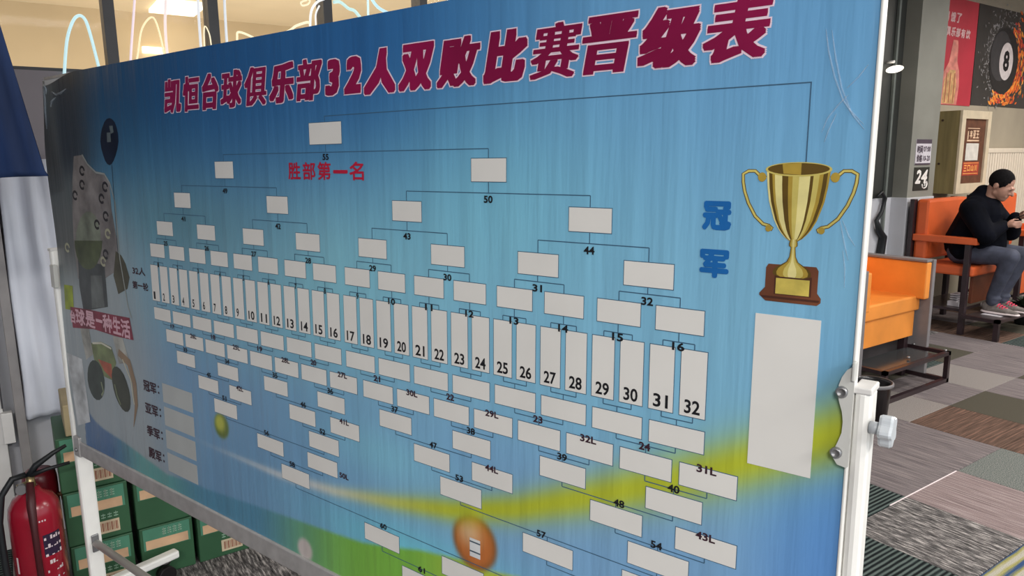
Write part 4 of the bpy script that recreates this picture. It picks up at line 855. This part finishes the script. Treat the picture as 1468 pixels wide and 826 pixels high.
# ------------------------------------------------------------------ spectator chairs
oran = mat('orange_leather', (238, 148, 62), .42, vary=.08, scale=3, bump=.06); oran2 = mat('red_orange_leather', (214, 96, 48), .45, vary=.08, scale=3, bump=.06)
lam = mat('grey_laminate', (126, 122, 124), .45, vary=.05); bmet = mat('dark_maroon_metal', (44, 30, 34), .35, vary=.1, coat=.3)
def chair_near():
    t = thing('spectator_chair', 'orange leather chair with grey side panel and metal footrest, nearest behind the board', 'chair', (4.95, 2.85, 0))
    MB().box((4.52, 2.56, .49), (5.335, 3.12, .6), bev=.012).build('seat', oran, t)
    MB().box((4.53, 2.575, .3), (5.3, 2.6, .487), bev=.006).build('front_apron', oran, t)
    MB().box((4.5, 2.98, .55), (5.3, 3.14, 1.12), bev=.03).build('backrest', oran, t)
    a = MB().box((5.27, 2.5, .58), (5.335, 3.1, .845), bev=.01).build('arm_pad', oran, t)
    a = MB().box((4.5, 2.5, .58), (4.56, 3.1, .845), bev=.01).build('arm_pad', oran, t)
    MB().box((5.337, 2.49, .0), (5.375, 3.14, .862), bev=.004).build('side_panel', lam, t)
    MB().box((4.46, 2.49, .0), (4.498, 3.14, .862), bev=.004).build('side_panel', lam, t)
    MB().box((5.262, 2.5, .847), (5.337, 3.1, .864), bev=.003).build('arm_cap', lam, t)
    for x in (4.56, 5.24): MB().box((x, 2.6, 0), (x + .05, 2.65, .49), bev=.003).build('leg', bmet, t)
    for x in (4.56, 5.24): MB().box((x, 3.06, 0), (x + .05, 3.11, .49), bev=.003).build('leg', bmet, t)
    fr_ = MB(); fr_.box((4.5, 2.33, .0), (4.53, 2.36, .22)); fr_.box((5.33, 2.33, .0), (5.36, 2.36, .22)); fr_.box((4.5, 2.33, .0), (5.36, 2.36, .03)); fr_.box((4.5, 2.33, .2), (5.36, 2.36, .225)); fr_.box((4.5, 2.33, .2), (4.53, 2.62, .225)); fr_.box((5.33, 2.33, .2), (5.36, 2.62, .225)); fr_.box((4.5, 2.33, 0), (4.53, 2.62, .03)); fr_.box((5.33, 2.33, 0), (5.36, 2.62, .03))
    f = fr_.build('footrest_frame', bmet, t)
    MB().box((4.53, 2.38, .205), (5.24, 2.6, .215), bev=.002).build('foot_plate', mat('smoked_plate', (60, 62, 64), .15, vary=.05), f)
    for x, y in ((5.34, 2.36), (4.95, 2.42), (5.34, 2.58)): m = MB(); m.ell((x, y, .23), (.011, .011, .008)); m.build('screw_cap', steel, f)
chair_near()
def chair_far(dx, label_, apron=False):
    X0, X1 = 6.87 + dx, 7.67 + dx
    t = thing('spectator_chair', label_, 'chair', ((X0 + X1) / 2, 3.1, 0), 'red-orange chairs along the back wall')
    MB().box((X0 + .06, 2.9, .52), (X1 - .06, 3.36, .61), bev=.02).build('seat', oran2, t)
    MB().box((X0 + .03, 3.3, .64), (X1 - .03, 3.42, 1.19), bev=.025).build('backrest', oran2, t)
    MB().box((X0 - .01, 3.42, .0), (X0 + .05, 3.46, 1.19), bev=.003).build('back_post', bmet, t)
    MB().box((X1 - .05, 3.42, .0), (X1 + .01, 3.46, 1.19), bev=.003).build('back_post', bmet, t)
    MB().box((X0 + .05, 3.425, .7), (X1 - .05, 3.455, 1.17), bev=.003).build('back_board', bmet, t)
    for x in (X0, X1 - .07):
        MB().box((x, 2.87, .81), (x + .07, 3.42, .872), bev=.008).build('arm_pad', oran2, t)
        MB().box((x + .01, 2.92, .0), (x + .055, 2.965, .81), bev=.003).build('front_post', bmet, t)
    MB().box((X0 + .05, 2.98, .2), (X1 - .05, 3.4, .225)).build('shelf', bmet, t)
    MB().box((X0 + .3, 2.99, .24), (X1 - .05, 3.02, .5), bev=.003).build('inner_panel', mat('brown_inner_panel', (112, 58, 34), .5), t)
    if apron: MB().box((X0 + .07, 2.93, .24), (X1 - .07, 2.955, .515), bev=.004).build('front_apron', oran2, t)
    f = MB(); 
    for x in (X0 - .03, X1 - .08): f.box((x, 2.62, 0), (x + .04, 2.66, .19)); f.box((x, 2.62, .16), (x + .04, 2.93, .19))
    f.box((X0 - .03, 2.62, .16), (X1 - .04, 2.66, .19)); f = f.build('footrest_frame', bmet, t)
    MB().box((X0 + .01, 2.66, .175), (X1 - .08, 2.9, .188), bev=.002).build('foot_plate', mat('dark_foot_plate', (56, 52, 54), .3), f)
    return X0
chair_far(0, 'red-orange chair with black frame in which the man sits')
chair_far(1.1, 'red-orange chair at the right picture edge, beyond the man', True)
m = MB().box((7.02, 2.68, .1881), (7.3, 2.84, .1888)).build('paper_sheet', mat('white_sheet_paper', (206, 204, 210), .6)); tag(rebase(m, (7.16, 2.76, .1885)), 'white paper sheet lying on the footrest under the shoe', 'paper')
m = MB(); m.box((7.0, 3.02, .2255), (7.14, 3.12, .27), bev=.003)
for z in (.29, .31, .33, .35): m.box((7.0, 3.04, z - .02), (7.13, 3.1, z - .012))
tag(rebase(m.build('paper_pack', mat('white_pack', (196, 190, 194), .6)), (7.07, 3.07, .2255)), 'small white pack on the shelf under the man\'s chair', 'pack')
# dark leafy plant by the far chair
t = thing('potted_plant', 'dark leafy plant on the floor right of the shoe', 'plant', (7.79, 2.78, 0))
MB().lathe([(0, 0), (.07, 0), (.09, .16), (.08, .16), (.07, .13), (0, .13)], (7.79, 2.78, 0), n=20).build('pot', rub, t)
m = MB(); random.seed(5)
for k in range(150):
    a = random.uniform(0, 6.28); el = random.uniform(.1, 1.4); L_ = random.uniform(.09, .18); b0 = Vector((7.79, 2.78, .15)); d_ = Vector((math.cos(a) * math.cos(el), math.sin(a) * math.cos(el), math.sin(el) * .8)); s = Vector((-math.sin(a), math.cos(a), 0)) * .015
    m.add([b0 + d_ * L_ * .3, b0 + d_ * L_ * .7 + s, b0 + d_ * L_ * 1.1 - Vector((0, 0, .02)), b0 + d_ * L_ * .7 - s], [(0, 1, 2, 3)])
o = m.build('leaves', mat('dark_green_leaf', (36, 46, 30), .5, vary=.2), t); o['kind'] = 'stuff'

# ------------------------------------------------------------------ the seated man
XM = 7.18
skin = mat('skin', (176, 134, 116), .5, vary=.04, scale=20); cloth = mat('black_navy_jacket', (9, 11, 20), .9, vary=.2, scale=9, bump=.15, spec=.12); jean = mat('grey_blue_trousers', (66, 70, 86), .8, vary=.15, scale=14, bump=.1); hairm = mat('short_black_hair', (16, 14, 16), .85, vary=.2, scale=60, bump=.4, spec=.15)
HC = Vector((XM, 2.845, 1.325)); HR = Euler((math.radians(24), 0, 0))    # head centre, bowed toward -Y
HM = Matrix.Rotation(math.radians(28), 3, 'X')
def hp(x, f_, u_):   # head frame: x side, f forward (-Y), u up
    return HC + HM @ Vector((x, -f_, u_))
b = MB()
b.ell(hp(0, -.012, .03), (.076, .096, .098), Euler((math.radians(28), 0, 0)), 24, 16)      # cranium
b.ell(hp(0, .03, -.035), (.062, .072, .088), Euler((math.radians(28), 0, 0)), 20, 14)      # face
b.cap(hp(0, .075, -.095), .026, hp(0, .045, -.08), .045); b.cap(hp(.035, .0, -.07), .03, hp(0, .07, -.1), .026); b.cap(hp(-.035, .0, -.07), .03, hp(0, .07, -.1), .026)   # jaw and chin
b.cap(hp(0, .1, .0), .01, hp(0, .122, -.034), .0145); b.cap(hp(-.012, .105, -.038), .009, hp(.012, .105, -.038), .009)   # nose
b.cap(hp(-.024, .096, .014), .011, hp(.024, .096, .014), .011)                             # brow
b.cap(hp(-.02, .095, -.066), .0075, hp(.02, .095, -.066), .0075); b.cap(hp(-.018, .093, -.078), .008, hp(.018, .093, -.078), .008)      # lips
for s in (-1, 1):
    b.ell(hp(s * .076, -.012, -.012), (.01, .02, .031), Euler((math.radians(28), 0, 0)), 12, 8)   # ear
    b.ell(hp(s * .03, .088, -.002), (.013, .01, .009), None, 10, 8)
b.cap(hp(0, -.035, -.05), .055, (XM, 2.96, 1.12), .062)                                    # neck
b.cap((XM, 2.98, 1.06), .1, (XM, 3.1, .72), .12)
for s in (-1, 1):
    b.cap((XM + s * .15, 2.99, 1.06), .05, (XM + s * .22, 2.84, .88), .04)
    b.cap((XM + s * .09, 3.08, .7), .08, (XM + s * .12, 2.66, .72), .055); b.cap((XM + s * .12, 2.66, .7), .05, (XM + s * .07 + (.05 if s > 0 else -.0), 2.8, .33), .035)
    b.cap((XM + s * .07 + (.05 if s > 0 else 0), 2.8, .33), .032, (XM + s * .07 + (.05 if s > 0 else 0), 2.79, .25), .03)
hR = Vector((XM - .1, 2.685, .985)); hL = Vector((XM + .06, 2.66, 1.05))
b.cap((XM - .22, 2.84, .88), .035, hR + Vector((-.01, .06, -.01)), .026); b.cap((XM + .22, 2.84, .88), .035, hL + Vector((.04, .06, -.01)), .026)
def hand(h, s):
    b.cap(h + Vector((-s * .0, .05, 0)), .022, h + Vector((0, .0, .008)), .024); b.cap(h + Vector((0, .03, .018)), .018, h + Vector((0, -.01, .026)), .016)
    for i, L_ in enumerate((.030, .034, .032, .024)):
        z = .034 - .017 * i; k1 = h + Vector((s * .008, -.02, z)); k2 = k1 + Vector((s * .022, -L_ * .8, .002)); k3 = k2 + Vector((s * .026, .004, .0))
        b.cap(k1, .0085, k2, .008, 8); b.cap(k2, .008, k3, .007, 8)
    b.cap(h + Vector((s * .01, .03, .035)), .011, h + Vector((s * .03, .005, .052)), .009, 8); b.cap(h + Vector((s * .03, .005, .052)), .009, h + Vector((s * .045, -.018, .05)), .008, 8)
hand(hR, 1); hand(hL, -1)
man = b.build('person', skin, None, remesh=.0065); tag(rebase(man, (XM, 3.1, .61)), 'man in black jacket and grey-blue trousers bowed over a phone on the orange chair', 'person')
j = MB()
j.cap((XM, 2.98, 1.07), .175, (XM, 3.08, .8), .19); j.cap((XM - .09, 3.0, 1.1), .13, (XM + .09, 3.0, 1.1), .13); j.cap((XM, 2.93, .92), .15, (XM, 2.92, .8), .16); j.cap((XM - .1, 3.05, .76), .13, (XM + .1, 3.05, .76), .13); j.cap((XM - .09, 2.9, .76), .09, (XM + .09, 2.9, .76), .09)
for s in (-1, 1):
    j.cap((XM + s * .17, 2.99, 1.1), .1, (XM + s * .24, 2.83, .9), .085); ee = (hR if s < 0 else hL) + Vector((s * -.0, .075, -.008)); j.cap((XM + s * .24, 2.83, .9), .082, ee, .05)
j.lathe([(.05, 0), (.085, .0), (.088, .03), (.08, .055), (.068, .06), (.05, .05)], (XM, 2.955, 1.165), (0, -.35, 1), 20)
j.cap((XM, 3.02, 1.17), .1, (XM, 2.985, 1.255), .07); j.ell((XM, 3.0, 1.285), (.065, .032, .035), None, 16, 10)
jk = j.build('jacket', cloth, man, remesh=.009)
p = MB(); p.cap((XM - .08, 3.09, .72), .115, (XM + .08, 3.09, .72), .115)
for s in (-1, 1):
    fx = XM + s * .07 + (.05 if s > 0 else 0)
    p.cap((XM + s * .09, 3.06, .715), .105, (XM + s * .12, 2.67, .715), .075); p.cap((XM + s * .12, 2.67, .715), .074, (fx, 2.79, .36), .05); p.cap((fx, 2.79, .36), .052, (fx, 2.79, .3), .054); p.ell((fx, 2.785, .33), (.056, .062, .03), None, 14, 8)
p.build('trousers', jean, man, remesh=.009)
h = MB(); h.ell(hp(0, -.02, .034), (.0815, .101, .1), Euler((math.radians(28), 0, 0)), 24, 16); hair = h.build('hair', hairm, man)
bm = bmesh.new(); bm.from_mesh(hair.data)     # cut the hair away from the face and the lower neck
off = parent_loc(man)
def cutv(pt, no):
    bmesh.ops.bisect_plane(bm, geom=bm.verts[:] + bm.edges[:] + bm.faces[:], plane_co=pt - off, plane_no=no, clear_outer=True)
cutv(hp(0, .066, .05), HM @ Vector((0, -1, -.35)).normalized()); cutv(hp(0, 0, -.035), HM @ Vector((0, -.85, -1)).normalized()); bm.to_mesh(hair.data); bm.free()
fx = XM - .07
for fx, nm in ((XM - .07, 'near'), (XM + .12, 'far')):
    s_ = MB(); s_.cap((fx, 2.83, .235), .04, (fx - .005, 2.67, .222), .036); s_.cap((fx, 2.84, .26), .04, (fx, 2.76, .262), .034); s_.cap((fx - .003, 2.66, .218), .034, (fx - .006, 2.60, .214), .026)
    sh = s_.build('shoe', mat('grey_mesh_shoe', (112, 104, 100), .7, vary=.1, scale=50), man, remesh=.006)
    q = MB(); q.cap((fx, 2.84, .208), .041, (fx - .004, 2.67, .206), .041); q.cap((fx - .004, 2.67, .206), .041, (fx - .006, 2.595, .208), .032)
    so = q.build('sole', mat('white_sole', (226, 212, 212), .5), sh, remesh=.006)
    for v in so.data.vertices: v.co.z = (v.co.z + off.z - .206) * .42 + .206 - off.z
    for i in range(4):
        l_ = MB(); l_.tube([(fx - .03, 2.74 - .02 * i, .262 - .008 * i), (fx - .012, 2.735 - .02 * i, .283 - .009 * i), (fx + .012, 2.735 - .02 * i, .283 - .009 * i), (fx + .03, 2.74 - .02 * i, .262 - .008 * i)], .006, 6); l_.build('lace', mat('pink_red_lace', (214, 60, 92), .6), sh)
    MB().ell((fx, 2.872, .262), (.022, .01, .018)).build('heel_tab', mat('white_heel_tab', (220, 218, 214), .5), sh)
e_ = MB()
for s in (-1, 1): e_.ell(hp(s * .031, .0965, -.001), (.008, .006, .0045), None, 10, 8)
e_.build('eyes', mat('dark_eye', (24, 20, 20), .2), man)
ph = MB().box((XM - .045, 2.6, 1.04), (XM + .01, 2.66, 1.053), bev=.003)
m = MB(); m.box((-.036, -.075, -.004), (.036, .075, .004), bev=.003); ph = m.build('phone', mat('black_phone_glass', (16, 18, 22), .15)); ph.rotation_euler = (math.radians(-28), 0, math.radians(8)); ph.location = (XM - .02, 2.64, 1.075); tag(ph, 'black phone held in the hands of the seated man', 'phone')
